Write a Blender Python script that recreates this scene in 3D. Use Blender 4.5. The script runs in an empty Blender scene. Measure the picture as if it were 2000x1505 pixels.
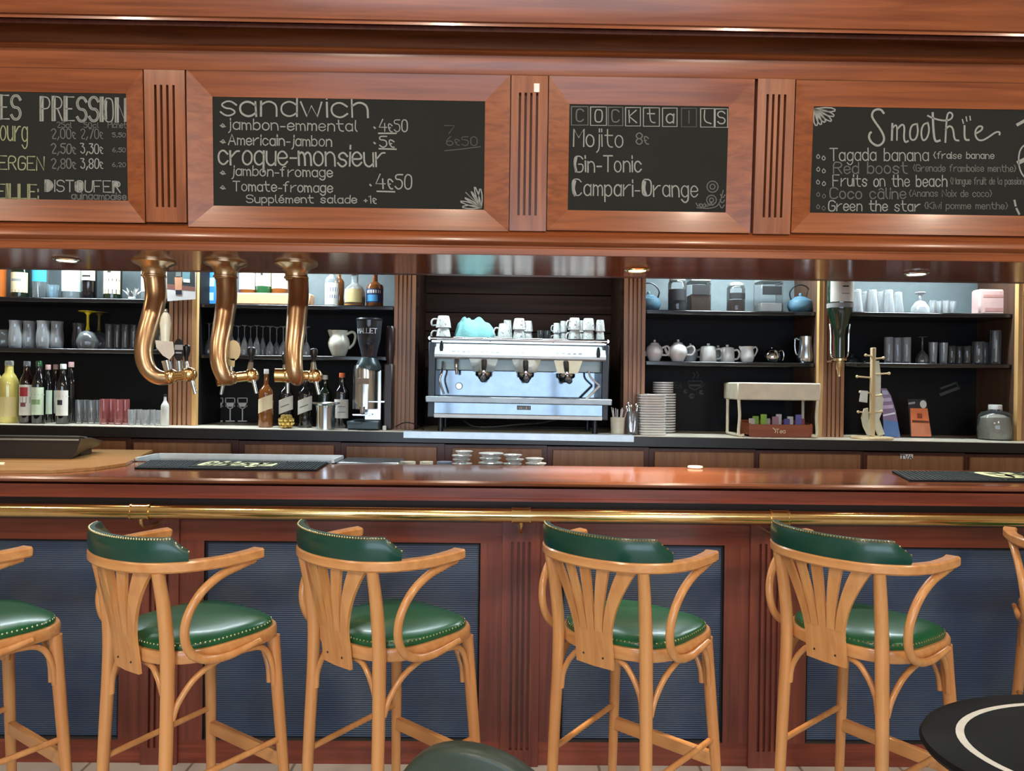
import bpy, math, random
from mathutils import Vector, Matrix
random.seed(7)
C = bpy.context.scene.collection
sc = bpy.context.scene
# ------------------------------------------------------------------ camera
F, CX, CY, HC = 1480.0, 1000.0, 752.5, 1.507
def cam_axes(pitch, yaw, roll):
    yw, p, r = math.radians(yaw), math.radians(pitch), math.radians(roll)
    fwd = Vector((math.sin(yw)*math.cos(p), math.cos(yw)*math.cos(p), math.sin(p)))
    rt = Vector((math.cos(yw), -math.sin(yw), 0)); up = rt.cross(fwd)
    return rt*math.cos(r)+up*math.sin(r), up*math.cos(r)-rt*math.sin(r), fwd
RT, UP, FW = cam_axes(-0.1, 0.75, 0.7)
cd = bpy.data.cameras.new('camera'); cam = bpy.data.objects.new('camera', cd); C.objects.link(cam)
cd.sensor_width = 36; cd.lens = 36*F/2000; cd.clip_start = 0.05
cam.matrix_world = Matrix((( RT.x, UP.x, -FW.x, 0), (RT.y, UP.y, -FW.y, 0), (RT.z, UP.z, -FW.z, HC), (0, 0, 0, 1)))
sc.camera = cam
# ------------------------------------------------------------------ light and exposure
sc.view_settings.view_transform = 'Standard'; sc.view_settings.look = 'None'
sc.view_settings.gamma = 1; sc.view_settings.use_curve_mapping = False
sc.view_settings.exposure = 0.0
sc.cycles.use_denoising = True
sc.cycles.max_bounces = 8; sc.cycles.transparent_max_bounces = 24
sc.cycles.caustics_reflective = False; sc.cycles.caustics_refractive = False
sc.cycles.sample_clamp_indirect = 6
w = bpy.data.worlds.new('sky'); sc.world = w; w.use_nodes = True
w.node_tree.nodes['Background'].inputs[0].default_value = (0.66, 0.82, 1.0, 1)
w.node_tree.nodes['Background'].inputs[1].default_value = 6.2
def lamp(name, kind, loc, energy, col, aim=None, **kw):
    d = bpy.data.lights.new(name, kind); d.energy = energy; d.color = col
    for k, v in kw.items(): setattr(d, k, v)
    o = bpy.data.objects.new(name, d); C.objects.link(o); o.location = loc
    if aim is not None:
        o.rotation_euler = (Vector(aim)-Vector(loc)).to_track_quat('-Z', 'Y').to_euler()
    return o
WARM, COOL = (1.0, 0.84, 0.66), (0.82, 0.95, 1.0)
for i, x in enumerate((-3.2, -1.85, -0.3, 1.15, 2.6)):            # ceiling spots in front of the bar
    lamp('ceiling_spot', 'SPOT', (x, 1.75, 3.3), 42, WARM, (x+0.1, 2.9, 1.1), spot_size=math.radians(125), spot_blend=0.7, shadow_soft_size=0.05)
for x, y in ((-1.2, -1.2), (1.8, -1.4)):                          # room lights further back
    lamp('room_light', 'AREA', (x, y, 3.3), 60, (1.0, 0.86, 0.70), (x, y+0.9, 0), shape='DISK', size=0.7)
for x0, x1, y, e in ((-2.75, -1.7, 4.1, 23), (-1.66, -0.9, 4.165, 20), (-0.3, 0.4, 3.99, 12), (0.95, 1.62, 4.175, 18), (1.97, 2.75, 4.175, 15)):   # tubes over the back shelves
    lamp('shelf_tube', 'AREA', ((x0+x1)/2, y, 2.36), e, COOL, ((x0+x1)/2, y+.05, 0), shape='RECTANGLE', size=x1-x0, size_y=0.05)
pl = lamp('window_daylight', 'AREA', (0, -4.05, 1.7), 1, (1, 1, 1), (0, 4, 1.7), shape='RECTANGLE', size=5.2, size_y=2.0)
pl.data.cycles.is_portal = True                                   # guides the sky light through the window opening

# ------------------------------------------------------------------ measuring: pixel of the photograph -> point in the room
def ray(px, py): return FW + RT*((px-CX)/F) - UP*((py-CY)/F)
def W(px, py, Y):
    d = ray(px, py); t = Y/d.y
    return Vector((d.x*t, Y, HC+d.z*t))
def WX(px, Y, py=800): return W(px, py, Y).x
def WZ(py, Y, px=1000): return W(px, py, Y).z
HB, HCZ, HA = 0.06, 2.07, 2.985                                    # header front leans out a little at its top
def HY(z): return HA - HB*(z-HCZ)
def WH(px, py):
    d = ray(px, py); t = (HA + HB*HCZ - HB*HC)/(d.y + HB*d.z)
    return Vector((d.x*t, d.y*t, HC+d.z*t))
# ------------------------------------------------------------------ mesh helper
class Lines:
    def __init__(s): s.l = []
    def new(s): s.l.append(MB()); return s
    def add(s, *a):
        if not s.l: s.new()
        return s.l[-1].add(*a)
class MB:
    def __init__(s): s.v = []; s.f = []
    def add(s, vs, fs):
        n = len(s.v); s.v += [tuple(v) for v in vs]; s.f += [tuple(n+i for i in f) for f in fs]; return s
    def hexa(s, p):                                                # 8 corners: 4 below, 4 above
        return s.add(p, [(3, 2, 1, 0), (4, 5, 6, 7), (0, 1, 5, 4), (1, 2, 6, 5), (2, 3, 7, 6), (3, 0, 4, 7)])
    def box(s, x0, x1, y0, y1, z0, z1):
        return s.hexa([(x0, y0, z0), (x1, y0, z0), (x1, y1, z0), (x0, y1, z0), (x0, y0, z1), (x1, y0, z1), (x1, y1, z1), (x0, y1, z1)])
    def bbox(s, x0, x1, y0, y1, z0, z1, b=0.004):                  # box with chamfered edges
        xs, ys, zs = (x0, x1), (y0, y1), (z0, z1); vs = []; idx = {}
        for i in (0, 1):
            for j in (0, 1):
                for k in (0, 1):
                    sx, sy, sz = (1-2*i)*b, (1-2*j)*b, (1-2*k)*b
                    for a, p in enumerate(((xs[i], ys[j]+sy, zs[k]+sz), (xs[i]+sx, ys[j], zs[k]+sz), (xs[i]+sx, ys[j]+sy, zs[k]))):
                        idx[(i, j, k, a)] = len(vs); vs.append(p)
        fs = []
        for i in (0, 1):
            q = [idx[(i, 0, 0, 0)], idx[(i, 0, 1, 0)], idx[(i, 1, 1, 0)], idx[(i, 1, 0, 0)]]; fs.append(q if i == 0 else q[::-1])
            q = [idx[(0, i, 0, 1)], idx[(1, i, 0, 1)], idx[(1, i, 1, 1)], idx[(0, i, 1, 1)]]; fs.append(q if i == 0 else q[::-1])
            q = [idx[(0, 0, i, 2)], idx[(0, 1, i, 2)], idx[(1, 1, i, 2)], idx[(1, 0, i, 2)]]; fs.append(q if i == 0 else q[::-1])
        for i in (0, 1):
            for j in (0, 1):
                fs.append([idx[(i, j, 0, 0)], idx[(i, j, 1, 0)], idx[(i, j, 1, 1)], idx[(i, j, 0, 1)]])
                fs.append([idx[(i, 0, j, 0)], idx[(i, 1, j, 0)], idx[(i, 1, j, 2)], idx[(i, 0, j, 2)]])
                fs.append([idx[(0, i, j, 1)], idx[(1, i, j, 1)], idx[(1, i, j, 2)], idx[(0, i, j, 2)]])
                for k in (0, 1): fs.append([idx[(i, j, k, a)] for a in range(3)])
        return s.add(vs, fs)
    def lathe(s, prof, n=20, cx=0, cy=0, cz=0, sx=1, sy=1):        # prof: (radius, z) from bottom to top
        rings = []; base = len(s.v); vs = []; fs = []
        for r, z in prof:
            if r < 1e-5: rings.append([len(vs)]); vs.append((cx, cy, cz+z))
            else:
                rings.append(list(range(len(vs), len(vs)+n)))
                vs += [(cx+r*sx*math.cos(2*math.pi*i/n), cy+r*sy*math.sin(2*math.pi*i/n), cz+z) for i in range(n)]
        for a, b in zip(rings, rings[1:]):
            for i in range(n):
                j = (i+1) % n
                if len(a) == 1 and len(b) == 1: break
                if len(a) == 1: fs.append((a[0], b[j], b[i]))
                elif len(b) == 1: fs.append((a[i], a[j], b[0]))
                else: fs.append((a[i], a[j], b[j], b[i]))
        return s.add(vs, fs)
    def tube(s, pts, r, n=10, sub=6, caps=True, sx=1.0, closed=False):
        P = [Vector(p) for p in pts]; R = list(r) if isinstance(r, (list, tuple)) else [r]*len(P)
        if sub > 1 and len(P) > 2:
            Q = []; RR = []
            m = len(P)
            for i in range(m if closed else m-1):
                p0 = P[(i-1) % m] if closed or i > 0 else P[0]*2-P[1]; p1 = P[i]; p2 = P[(i+1) % m]
                p3 = P[(i+2) % m] if closed or i+2 < m else P[i+1]*2-P[i]
                for k in range(sub):
                    t = k/sub
                    Q.append(0.5*((2*p1)+(p2-p0)*t+(2*p0-5*p1+4*p2-p3)*t*t+(3*p1-p0-3*p2+p3)*t**3))
                    RR.append(R[i]*(1-t)+R[(i+1) % m]*t)
            if not closed: Q.append(P[-1]); RR.append(R[-1])
            P, R = Q, RR
        m = len(P); vs = []; fs = []; nrm = None
        for i in range(m):
            t = (P[(i+1) % m]-P[i-1]) if closed else (P[min(i+1, m-1)]-P[max(i-1, 0)])
            t.normalize()
            if nrm is None:
                nrm = Vector((0, 0, 1)) if abs(t.z) < 0.9 else Vector((1, 0, 0))
            nrm = (nrm-t*nrm.dot(t)).normalized(); b = t.cross(nrm)
            for k in range(n):
                a = 2*math.pi*k/n
                vs.append(P[i]+nrm*(R[i]*math.cos(a))+b*(R[i]*sx*math.sin(a)))
        for i in range(m if closed else m-1):
            i2 = (i+1) % m
            for k in range(n):
                k2 = (k+1) % n
                fs.append((i*n+k, i*n+k2, i2*n+k2, i2*n+k))
        if caps and not closed: fs += [tuple(range(n))[::-1], tuple(range((m-1)*n, m*n))]
        return s.add(vs, fs)
    def sweep(s, secs, caps=True):                                 # list of equal rings of points
        n = len(secs[0]); vs = [p for r in secs for p in r]; fs = []
        for i in range(len(secs)-1):
            for k in range(n):
                k2 = (k+1) % n; fs.append((i*n+k, i*n+k2, (i+1)*n+k2, (i+1)*n+k))
        if caps: fs += [tuple(range(n))[::-1], tuple(range((len(secs)-1)*n, len(secs)*n))]
        return s.add(vs, fs)
    def prism(s, outline, fn0, fn1):                               # outline 2D -> two 3D rings
        return s.sweep([[fn0(*p) for p in outline], [fn1(*p) for p in outline]])
    def sphere(s, c, r, n=12, sz=1.0, sx=1, sy=1):
        m = max(4, n//2); return s.lathe([(r*math.sin(math.pi*i/m), -r*sz*math.cos(math.pi*i/m)) for i in range(m+1)], n, c[0], c[1], c[2], sx, sy)
    def mesh(s, name, mat, smooth=40):
        me = bpy.data.meshes.new(name); me.from_pydata(s.v, [], s.f); me.validate()
        import bmesh
        bm = bmesh.new(); bm.from_mesh(me); bmesh.ops.recalc_face_normals(bm, faces=bm.faces); bm.to_mesh(me); bm.free()
        if mat: me.materials.append(mat)
        if smooth:
            me.shade_smooth(); me.set_sharp_from_angle(angle=math.radians(smooth))
        return me
def obj(name, data, parent=None, loc=None):
    o = bpy.data.objects.new(name, data); C.objects.link(o)
    if parent: o.parent = parent
    if loc: o.location = loc
    return o
def part(name, mb, mat, parent, label=None, smooth=40):
    o = obj(name, mb.mesh(name, mat, smooth), parent)
    if label: o['label'] = label
    return o
def tag(o, label, cat, group=None):
    o['label'] = label; o['category'] = cat
    if group: o['group'] = group
    return o
def thing(name, label, cat, loc=(0, 0, 0), rz=0, group=None):
    o = obj(name, None, None, loc); o.rotation_euler = (0, 0, rz); o.empty_display_size = 0.05
    return tag(o, label, cat, group)
def single(name, mb, mat, label, cat, loc=(0, 0, 0), rz=0, group=None, smooth=40):
    me = mb if isinstance(mb, bpy.types.Mesh) else mb.mesh(name, mat, smooth)
    o = obj(name, me, None, loc); o.rotation_euler = (0, 0, rz)
    return tag(o, label, cat, group)
def struct(name, mb, mat):
    o = obj(name, mb.mesh(name, mat)); o['kind'] = 'structure'; return o
def dup(root, loc, rz, label, group=None):
    r = root.copy(); C.objects.link(r); r.location = loc; r.rotation_euler = (0, 0, rz); r['label'] = label
    if group: r['group'] = group
    def kids(a, b):
        for ch in a.children:
            c = ch.copy(); C.objects.link(c); c.parent = b; kids(ch, c)
    kids(root, r); return r
ORD = 'first second third fourth fifth sixth seventh eighth ninth tenth eleventh twelfth thirteenth fourteenth fifteenth'.split()
# ------------------------------------------------------------------ materials
def srgb(r, g, b):
    f = lambda c: (c/255/12.92) if c/255 <= 0.04045 else ((c/255+0.055)/1.055)**2.4
    return (f(r), f(g), f(b), 1)
MATS = {}
def mat(name, col, rough=0.5, metal=0.0, coat=0.0, emit=None, es=0, bump=0, bscale=60, spec=0.5, aniso=0):
    if name in MATS: return MATS[name]
    m = bpy.data.materials.new(name); m.use_nodes = True; nt = m.node_tree; b = nt.nodes['Principled BSDF']
    c = srgb(*col) if len(col) == 3 else col
    b.inputs['Roughness'].default_value = rough; b.inputs['Metallic'].default_value = metal
    b.inputs['Coat Weight'].default_value = coat; b.inputs['Coat Roughness'].default_value = 0.12
    b.inputs['Specular IOR Level'].default_value = spec
    # a little procedural unevenness in every surface
    tc = nt.nodes.new('ShaderNodeTexCoord'); n = nt.nodes.new('ShaderNodeTexNoise'); n.inputs['Scale'].default_value = bscale*0.3
    nt.links.new(tc.outputs['Object'], n.inputs['Vector'])
    r = nt.nodes.new('ShaderNodeValToRGB'); nt.links.new(n.outputs['Fac'], r.inputs['Fac'])
    r.color_ramp.elements[0].position = 0.3; r.color_ramp.elements[1].position = 0.7
    r.color_ramp.elements[0].color = tuple(x*0.92 for x in c[:3])+(1,); r.color_ramp.elements[1].color = tuple(min(1, x*1.06) for x in c[:3])+(1,)
    nt.links.new(r.outputs['Color'], b.inputs['Base Color'])
    if emit:
        b.inputs['Emission Color'].default_value = srgb(*emit); b.inputs['Emission Strength'].default_value = es
    if bump:
        n2 = nt.nodes.new('ShaderNodeTexNoise'); n2.inputs['Scale'].default_value = bscale; n2.inputs['Detail'].default_value = 4
        nt.links.new(tc.outputs['Object'], n2.inputs['Vector'])
        bp = nt.nodes.new('ShaderNodeBump'); bp.inputs['Strength'].default_value = bump; bp.inputs['Distance'].default_value = 0.01
        nt.links.new(n2.outputs['Fac'], bp.inputs['Height']); nt.links.new(bp.outputs['Normal'], b.inputs['Normal'])
    MATS[name] = m; return m
def wood(name, dark, light, axis='x', rough=0.35, coat=0.25, scale=1.0):
    m = bpy.data.materials.new(name); m.use_nodes = True; nt = m.node_tree; b = nt.nodes['Principled BSDF']
    tc = nt.nodes.new('ShaderNodeTexCoord'); mp = nt.nodes.new('ShaderNodeMapping')
    st = {'x': (1.2, 26, 26), 'y': (26, 1.2, 26), 'z': (26, 26, 1.2)}[axis]
    mp.inputs['Scale'].default_value = tuple(a*scale for a in st)
    nt.links.new(tc.outputs['Object'], mp.inputs['Vector'])
    n = nt.nodes.new('ShaderNodeTexNoise'); n.inputs['Scale'].default_value = 1.6; n.inputs['Detail'].default_value = 6; n.inputs['Distortion'].default_value = 0.6
    nt.links.new(mp.outputs['Vector'], n.inputs['Vector'])
    r = nt.nodes.new('ShaderNodeValToRGB'); r.color_ramp.elements[0].position = 0.3; r.color_ramp.elements[1].position = 0.72
    r.color_ramp.elements[0].color = srgb(*dark); r.color_ramp.elements[1].color = srgb(*light)
    nt.links.new(n.outputs['Fac'], r.inputs['Fac']); nt.links.new(r.outputs['Color'], b.inputs['Base Color'])
    bp = nt.nodes.new('ShaderNodeBump'); bp.inputs['Strength'].default_value = 0.06; bp.inputs['Distance'].default_value = 0.004
    nt.links.new(n.outputs['Fac'], bp.inputs['Height']); nt.links.new(bp.outputs['Normal'], b.inputs['Normal'])
    b.inputs['Roughness'].default_value = rough; b.inputs['Coat Weight'].default_value = coat; b.inputs['Coat Roughness'].default_value = 0.15
    return m
def glassy(name, tint=(1, 1, 1), body=0.10, bodycol=(0.8, 0.86, 0.88), gloss=0.9):
    m = bpy.data.materials.new(name); m.use_nodes = True; nt = m.node_tree; nt.nodes.remove(nt.nodes['Principled BSDF'])
    out = nt.nodes['Material Output']
    tr = nt.nodes.new('ShaderNodeBsdfTransparent'); tr.inputs[0].default_value = tuple(tint)+(1,)
    df = nt.nodes.new('ShaderNodeBsdfDiffuse'); df.inputs[0].default_value = tuple(bodycol)+(1,)
    gl = nt.nodes.new('ShaderNodeBsdfGlossy'); gl.inputs['Roughness'].default_value = 0.06
    lw = nt.nodes.new('ShaderNodeLayerWeight'); lw.inputs['Blend'].default_value = 0.35
    m1 = nt.nodes.new('ShaderNodeMixShader'); m2 = nt.nodes.new('ShaderNodeMixShader')
    mm = nt.nodes.new('ShaderNodeMath'); mm.operation = 'MULTIPLY'; mm.inputs[1].default_value = gloss
    ma = nt.nodes.new('ShaderNodeMath'); ma.operation = 'MULTIPLY_ADD'; ma.inputs[1].default_value = body*2.2; ma.inputs[2].default_value = body*0.5
    nt.links.new(lw.outputs['Facing'], ma.inputs[0]); nt.links.new(ma.outputs[0], m1.inputs[0])
    nt.links.new(tr.outputs[0], m1.inputs[1]); nt.links.new(df.outputs[0], m1.inputs[2])
    nt.links.new(lw.outputs['Fresnel'], mm.inputs[0]); nt.links.new(mm.outputs[0], m2.inputs[0])
    nt.links.new(m1.outputs[0], m2.inputs[1]); nt.links.new(gl.outputs[0], m2.inputs[2]); nt.links.new(m2.outputs[0], out.inputs[0])
    return m
W_HEADX = wood('header wood along', (112, 56, 28), (150, 84, 46), 'x')
W_HEADZ = wood('header wood upright', (118, 64, 36), (154, 92, 56), 'z')
W_BARX = wood('bar mahogany along', (104, 44, 30), (142, 68, 48), 'x', 0.3, 0.3)
W_BARZ = wood('bar mahogany upright', (98, 46, 36), (132, 68, 52), 'z', 0.35, 0.25)
W_TOP = wood('bar top wood', (100, 54, 34), (138, 84, 56), 'x', 0.16, 0.6)
W_LIGHTTOP = wood('light counter wood', (150, 110, 68), (184, 142, 92), 'x', 0.25, 0.4)
W_CAB = wood('cabinet wood', (130, 88, 58), (164, 116, 78), 'z', 0.4, 0.15)
W_CABD = wood('cabinet stile wood', (70, 32, 22), (96, 46, 32), 'z', 0.4, 0.15)
W_PIL = wood('back pillar wood', (124, 84, 58), (164, 116, 82), 'z', 0.45, 0.05)
W_SIDE = wood('inner side wood', (64, 44, 32), (92, 64, 46), 'z', 0.6, 0.0)
W_PALE = wood('pale edge wood', (196, 150, 92), (222, 182, 124), 'z', 0.45, 0.1)
W_STOOL = wood('beech', (198, 134, 78), (220, 162, 102), 'z', 0.3, 0.35, 0.8)
W_STOOLX = wood('beech rail', (198, 134, 78), (220, 162, 102), 'x', 0.3, 0.35, 0.8)
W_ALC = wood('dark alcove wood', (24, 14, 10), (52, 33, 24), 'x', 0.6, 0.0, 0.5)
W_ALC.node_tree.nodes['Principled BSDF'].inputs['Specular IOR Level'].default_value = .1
W_TREE = wood('mug tree wood', (196, 172, 128), (220, 198, 156), 'z', 0.5, 0)
W_BOX = wood('tea box wood', (120, 58, 32), (150, 78, 46), 'x', 0.4, 0.2)
SLATE = mat('blackboard', (34, 36, 34), 0.85, spec=.2, bscale=14)
BLACKBD = mat('black shelf board', (12, 12, 14), 0.6, spec=.25)
BLACKSH = mat('black shelf lacquer', (20, 20, 22), 0.22, coat=0.4)
LITBD = mat('tube-lit upper board', (112, 124, 128), 0.6)  # shelf back paled, the glow of the tubes put into its colour
COUNTER = mat('cream worktop', (232, 224, 204), 0.3, coat=0.2)
DARKEDGE = mat('dark worktop edge', (26, 24, 24), 0.35)
DARKREC = mat('dark recess', (40, 26, 22), 0.5)
BRASS = mat('polished brass', (232, 200, 140), 0.16, 1.0)
ABRASS = mat('aged brass', (190, 156, 120), 0.29, 1.0)
STEEL = mat('brushed steel', (196, 204, 208), 0.22, 1.0)
CHROME = mat('chrome', (222, 228, 232), 0.07, 1.0)
WHITEST = mat('white enamel', (224, 232, 232), 0.25, coat=0.4)
DKMETAL = mat('dark metal', (52, 56, 60), 0.35, 0.7)
BLACKP = mat('black plastic', (18, 18, 19), 0.3)
CHALK = mat('chalk', (140, 142, 138), 0.9, bscale=900)
CHALKF = mat('faint chalk', (96, 98, 95), 0.9, bscale=900)
CHALKG = mat('greenish chalk', (140, 144, 112), 0.9, bscale=900)
CHALKD = mat('ghost chalk', (74, 76, 74), 0.9, bscale=900)
GREENL = mat('green leather', (16, 88, 52), 0.3, coat=0.2, bump=0.015, bscale=160)
TEALL = mat('teal leather', (10, 66, 54), 0.32, coat=0.2, bump=0.015, bscale=160)
STUD = mat('brass studs', (196, 180, 130), 0.3, 1.0)
GLASS = glassy('clear glass'); GLASSJ = glassy('jar glass', (1, 1, 1), .03); GLASSD = glassy('dim glass', (0.9, 0.9, 0.9), 0.05)
GLASSW = glassy('bright glass', (1, 1, 1), 0.3, (0.9, 0.95, 0.97))
WHITEC = mat('white china', (232, 234, 230), 0.22, coat=0.4)
CREAMC = mat('cream china', (226, 224, 204), 0.25, coat=0.3)
PAPER = mat('white paper', (232, 230, 224), 0.7)
# blue ribbed panel
def ribbed():
    m = bpy.data.materials.new('blue ribbed panel'); m.use_nodes = True; nt = m.node_tree; b = nt.nodes['Principled BSDF']
    tc = nt.nodes.new('ShaderNodeTexCoord'); wv = nt.nodes.new('ShaderNodeTexWave'); wv.bands_direction = 'Z'; wv.inputs['Scale'].default_value = 38
    nt.links.new(tc.outputs['Object'], wv.inputs['Vector'])
    r = nt.nodes.new('ShaderNodeValToRGB'); r.color_ramp.elements[0].color = srgb(42, 60, 90); r.color_ramp.elements[1].color = srgb(72, 92, 120)
    n = nt.nodes.new('ShaderNodeTexNoise'); n.inputs['Scale'].default_value = 5; nt.links.new(tc.outputs['Object'], n.inputs['Vector'])
    mx = nt.nodes.new('ShaderNodeMix'); mx.data_type = 'RGBA'; mx.inputs['Factor'].default_value = 0.35
    r2 = nt.nodes.new('ShaderNodeValToRGB'); r2.color_ramp.elements[0].color = srgb(34, 56, 98); r2.color_ramp.elements[1].color = srgb(78, 90, 100)
    r2.color_ramp.elements[0].position = 0.35; r2.color_ramp.elements[1].position = 0.65
    nt.links.new(wv.outputs['Fac'], r.inputs['Fac']); nt.links.new(n.outputs['Fac'], r2.inputs['Fac'])
    nt.links.new(r.outputs['Color'], mx.inputs['A']); nt.links.new(r2.outputs['Color'], mx.inputs['B'])
    nt.links.new(mx.outputs['Result'], b.inputs['Base Color'])
    bp = nt.nodes.new('ShaderNodeBump'); bp.inputs['Strength'].default_value = 0.5; bp.inputs['Distance'].default_value = 0.004
    nt.links.new(wv.outputs['Fac'], bp.inputs['Height']); nt.links.new(bp.outputs['Normal'], b.inputs['Normal'])
    b.inputs['Roughness'].default_value = 0.45
    return m
BLUEP = ribbed()
def tiles():
    m = bpy.data.materials.new('pale floor tiles'); m.use_nodes = True; nt = m.node_tree; b = nt.nodes['Principled BSDF']
    tc = nt.nodes.new('ShaderNodeTexCoord'); br = nt.nodes.new('ShaderNodeTexBrick'); br.offset = 0
    br.inputs['Scale'].default_value = 1.0; br.inputs['Brick Width'].default_value = 0.4; br.inputs['Row Height'].default_value = 0.4
    br.inputs['Mortar Size'].default_value = 0.006
    br.inputs['Color1'].default_value = srgb(206, 202, 194); br.inputs['Color2'].default_value = srgb(196, 192, 184); br.inputs['Mortar'].default_value = srgb(140, 134, 126)
    nt.links.new(tc.outputs['Object'], br.inputs['Vector']); nt.links.new(br.outputs['Color'], b.inputs['Base Color'])
    b.inputs['Roughness'].default_value = 0.35
    return m
# ------------------------------------------------------------------ the room
YB = 4.68
struct('floor', MB().box(-5, 5, -4, YB, -0.1, 0), tiles())
WALLM = mat('plaster wall', (206, 184, 152), 0.8, bump=0.05)
struct('ceiling', MB().box(-5, 5, -4, YB, 3.45, 3.55), mat('ceiling paint', (214, 200, 178), 0.8))
struct('wall_back', MB().box(-5, 5, YB, YB+0.1, 0, 3.45), mat('back wall paint', (70, 44, 32), 0.6))
struct('wall_left', MB().box(-5.1, -5, -4, YB, 0, 3.45), WALLM)
struct('wall_right', MB().box(5, 5.1, -4, YB, 0, 3.45), WALLM)
wf = MB().box(-5, -2.6, -4.1, -4, 0, 3.45).box(2.6, 5, -4.1, -4, 0, 3.45).box(-2.6, 2.6, -4.1, -4, 0, 0.7).box(-2.6, 2.6, -4.1, -4, 2.7, 3.45)
struct('wall_front', wf, WALLM)
fr = MB()
for x in (-2.6, -0.9, 0.83, 2.53): fr.box(x, x+0.07, -4.08, -4.02, 0.7, 2.7)
fr.box(-2.6, 2.6, -4.08, -4.02, 0.7, 0.77).box(-2.6, 2.6, -4.08, -4.02, 2.63, 2.7)
struct('window_1', fr, mat('window frame wood', (120, 76, 48), 0.5))
# ------------------------------------------------------------------ handwriting: strokes of a chalk alphabet (x 0-4, y 0-6, a=-1, b=-2)
GL = {'a': '33 24 14 03 01 10 20 31;34 30', 'b': '06 00;03 14 24 33 31 20 10 01', 'c': '33 24 14 03 01 10 20 31', 'd': '36 30;33 24 14 03 01 10 20 31',
 'e': '02 32 33 24 14 03 01 10 20 31', 'f': '36 26 15 10;04 24', 'g': '33 24 14 03 01 10 20 31;34 3a 2b 1b 0a', 'h': '06 00;03 14 24 33 30', 'i': '04 00;05 06',
 'j': '14 1a 0b;15 16', 'k': '06 00;34 02 30', 'l': '06 01 10', 'm': '04 00;03 14 23 20;23 34 43 40', 'n': '04 00;03 14 24 33 30', 'o': '14 03 01 10 20 31 33 24 14',
 'p': '04 0b;03 14 24 33 31 20 10 01', 'q': '34 3b;33 24 14 03 01 10 20 31', 'r': '04 00;02 13 24 34', 's': '33 24 14 03 12 22 31 20 10 01', 't': '16 11 20 30;04 34',
 'u': '04 01 10 20 31;34 30', 'v': '04 20 44', 'w': '04 10 23 30 44', 'x': '04 30;34 00', 'y': '04 02 11 21 32;34 3a 2b 1b 0a', 'z': '04 34 00 30',
 'A': '00 26 40;12 32', 'B': '00 06 26 35 34 23 03;23 32 31 20 00', 'C': '45 36 16 05 01 10 30 41', 'D': '00 06 26 44 42 20 00', 'E': '46 06 00 40;03 33', 'F': '46 06 00;03 33',
 'G': '45 36 16 05 01 10 30 41 43 23', 'I': '06 00', 'K': '06 00;46 03 40', 'L': '06 00 40', 'M': '00 06 23 46 40', 'N': '00 06 40 46', 'O': '16 05 01 10 30 41 45 36 16',
 'P': '00 06 36 45 44 33 03', 'R': '00 06 36 45 44 33 03;23 40', 'S': '45 36 16 05 04 13 33 42 41 30 10 01', 'T': '06 46;26 20', 'U': '06 01 10 30 41 46', 'V': '06 20 46',
 '0': '16 05 01 10 20 31 35 26 16', '1': '05 16 10', '2': '05 16 26 35 34 00 30', '3': '06 36 14 24 33 31 20 10 01', '4': '26 02 42;34 30', '5': '36 06 04 24 33 31 20 10 01',
 '6': '26 15 03 01 10 20 31 32 23 13 02', '7': '06 36 10', '8': '13 04 05 16 26 35 34 23 13 02 01 10 20 31 32 23', ',': '11 0a', '.': '00 01', '-': '02 22', '+': '13 11;02 22', ':': '00 01;03 04',
 '{': '26 15 14 03 12 11 20', '}': '06 15 14 23 12 11 00', '$': '23 14 04 02 10 20;02 12', '*': '14 22 10 02 14', '/': '00 46', ' ': ''}
SHARP = set('AEFIKLMNTVZkvwxz147/')
def gdata(ch):
    acc = []
    base = {'\u00e9': 'e', '\u00e2': 'a', '\u00ee': 'i'}.get(ch, ch)
    st = []
    for s in GL.get(base, '').split(';'):
        if not s: continue
        st.append([(int(p[0]), {'a': -1, 'b': -2}.get(p[1], None) if p[1] in 'ab' else int(p[1])) for p in s.split()])
    if ch == '\u00e9': st.append([(1, 5), (2.4, 6)])
    if ch == '\u00e2': st.append([(0.5, 5), (1.5, 6), (2.6, 5)])
    wd = max([p[0] for s in st for p in s], default=2)
    return st, (wd if ch != ' ' else 2.2), base in SHARP
def smooth2(pts, it=2):
    for _ in range(it):
        if len(pts) < 3: return pts
        closed = pts[0] == pts[-1]; q = [pts[0]]
        for a, b in zip(pts, pts[1:]):
            q += [(a[0]*.75+b[0]*.25, a[1]*.75+b[1]*.25), (a[0]*.25+b[0]*.75, a[1]*.25+b[1]*.75)]
        q.append(pts[-1]); pts = q
    return pts
def ribbon(mb, pts, wpx, to3d):
    n = len(pts)
    L = []; Rr = []
    for i in range(n):
        a, b = pts[max(i-1, 0)], pts[min(i+1, n-1)]
        dx, dy = b[0]-a[0], b[1]-a[1]; d = math.hypot(dx, dy) or 1
        nx, ny = -dy/d*wpx/2, dx/d*wpx/2; p = pts[i]
        if i in (0, n-1):
            s = -0.4 if i == 0 else 0.4; p = (p[0]+dx/d*wpx*s, p[1]+dy/d*wpx*s)
        L.append(to3d(p[0]+nx, p[1]+ny)); Rr.append(to3d(p[0]-nx, p[1]-ny))
    mb.add(L+Rr, [(i, i+1, n+i+1, n+i) for i in range(n-1)])
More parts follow.
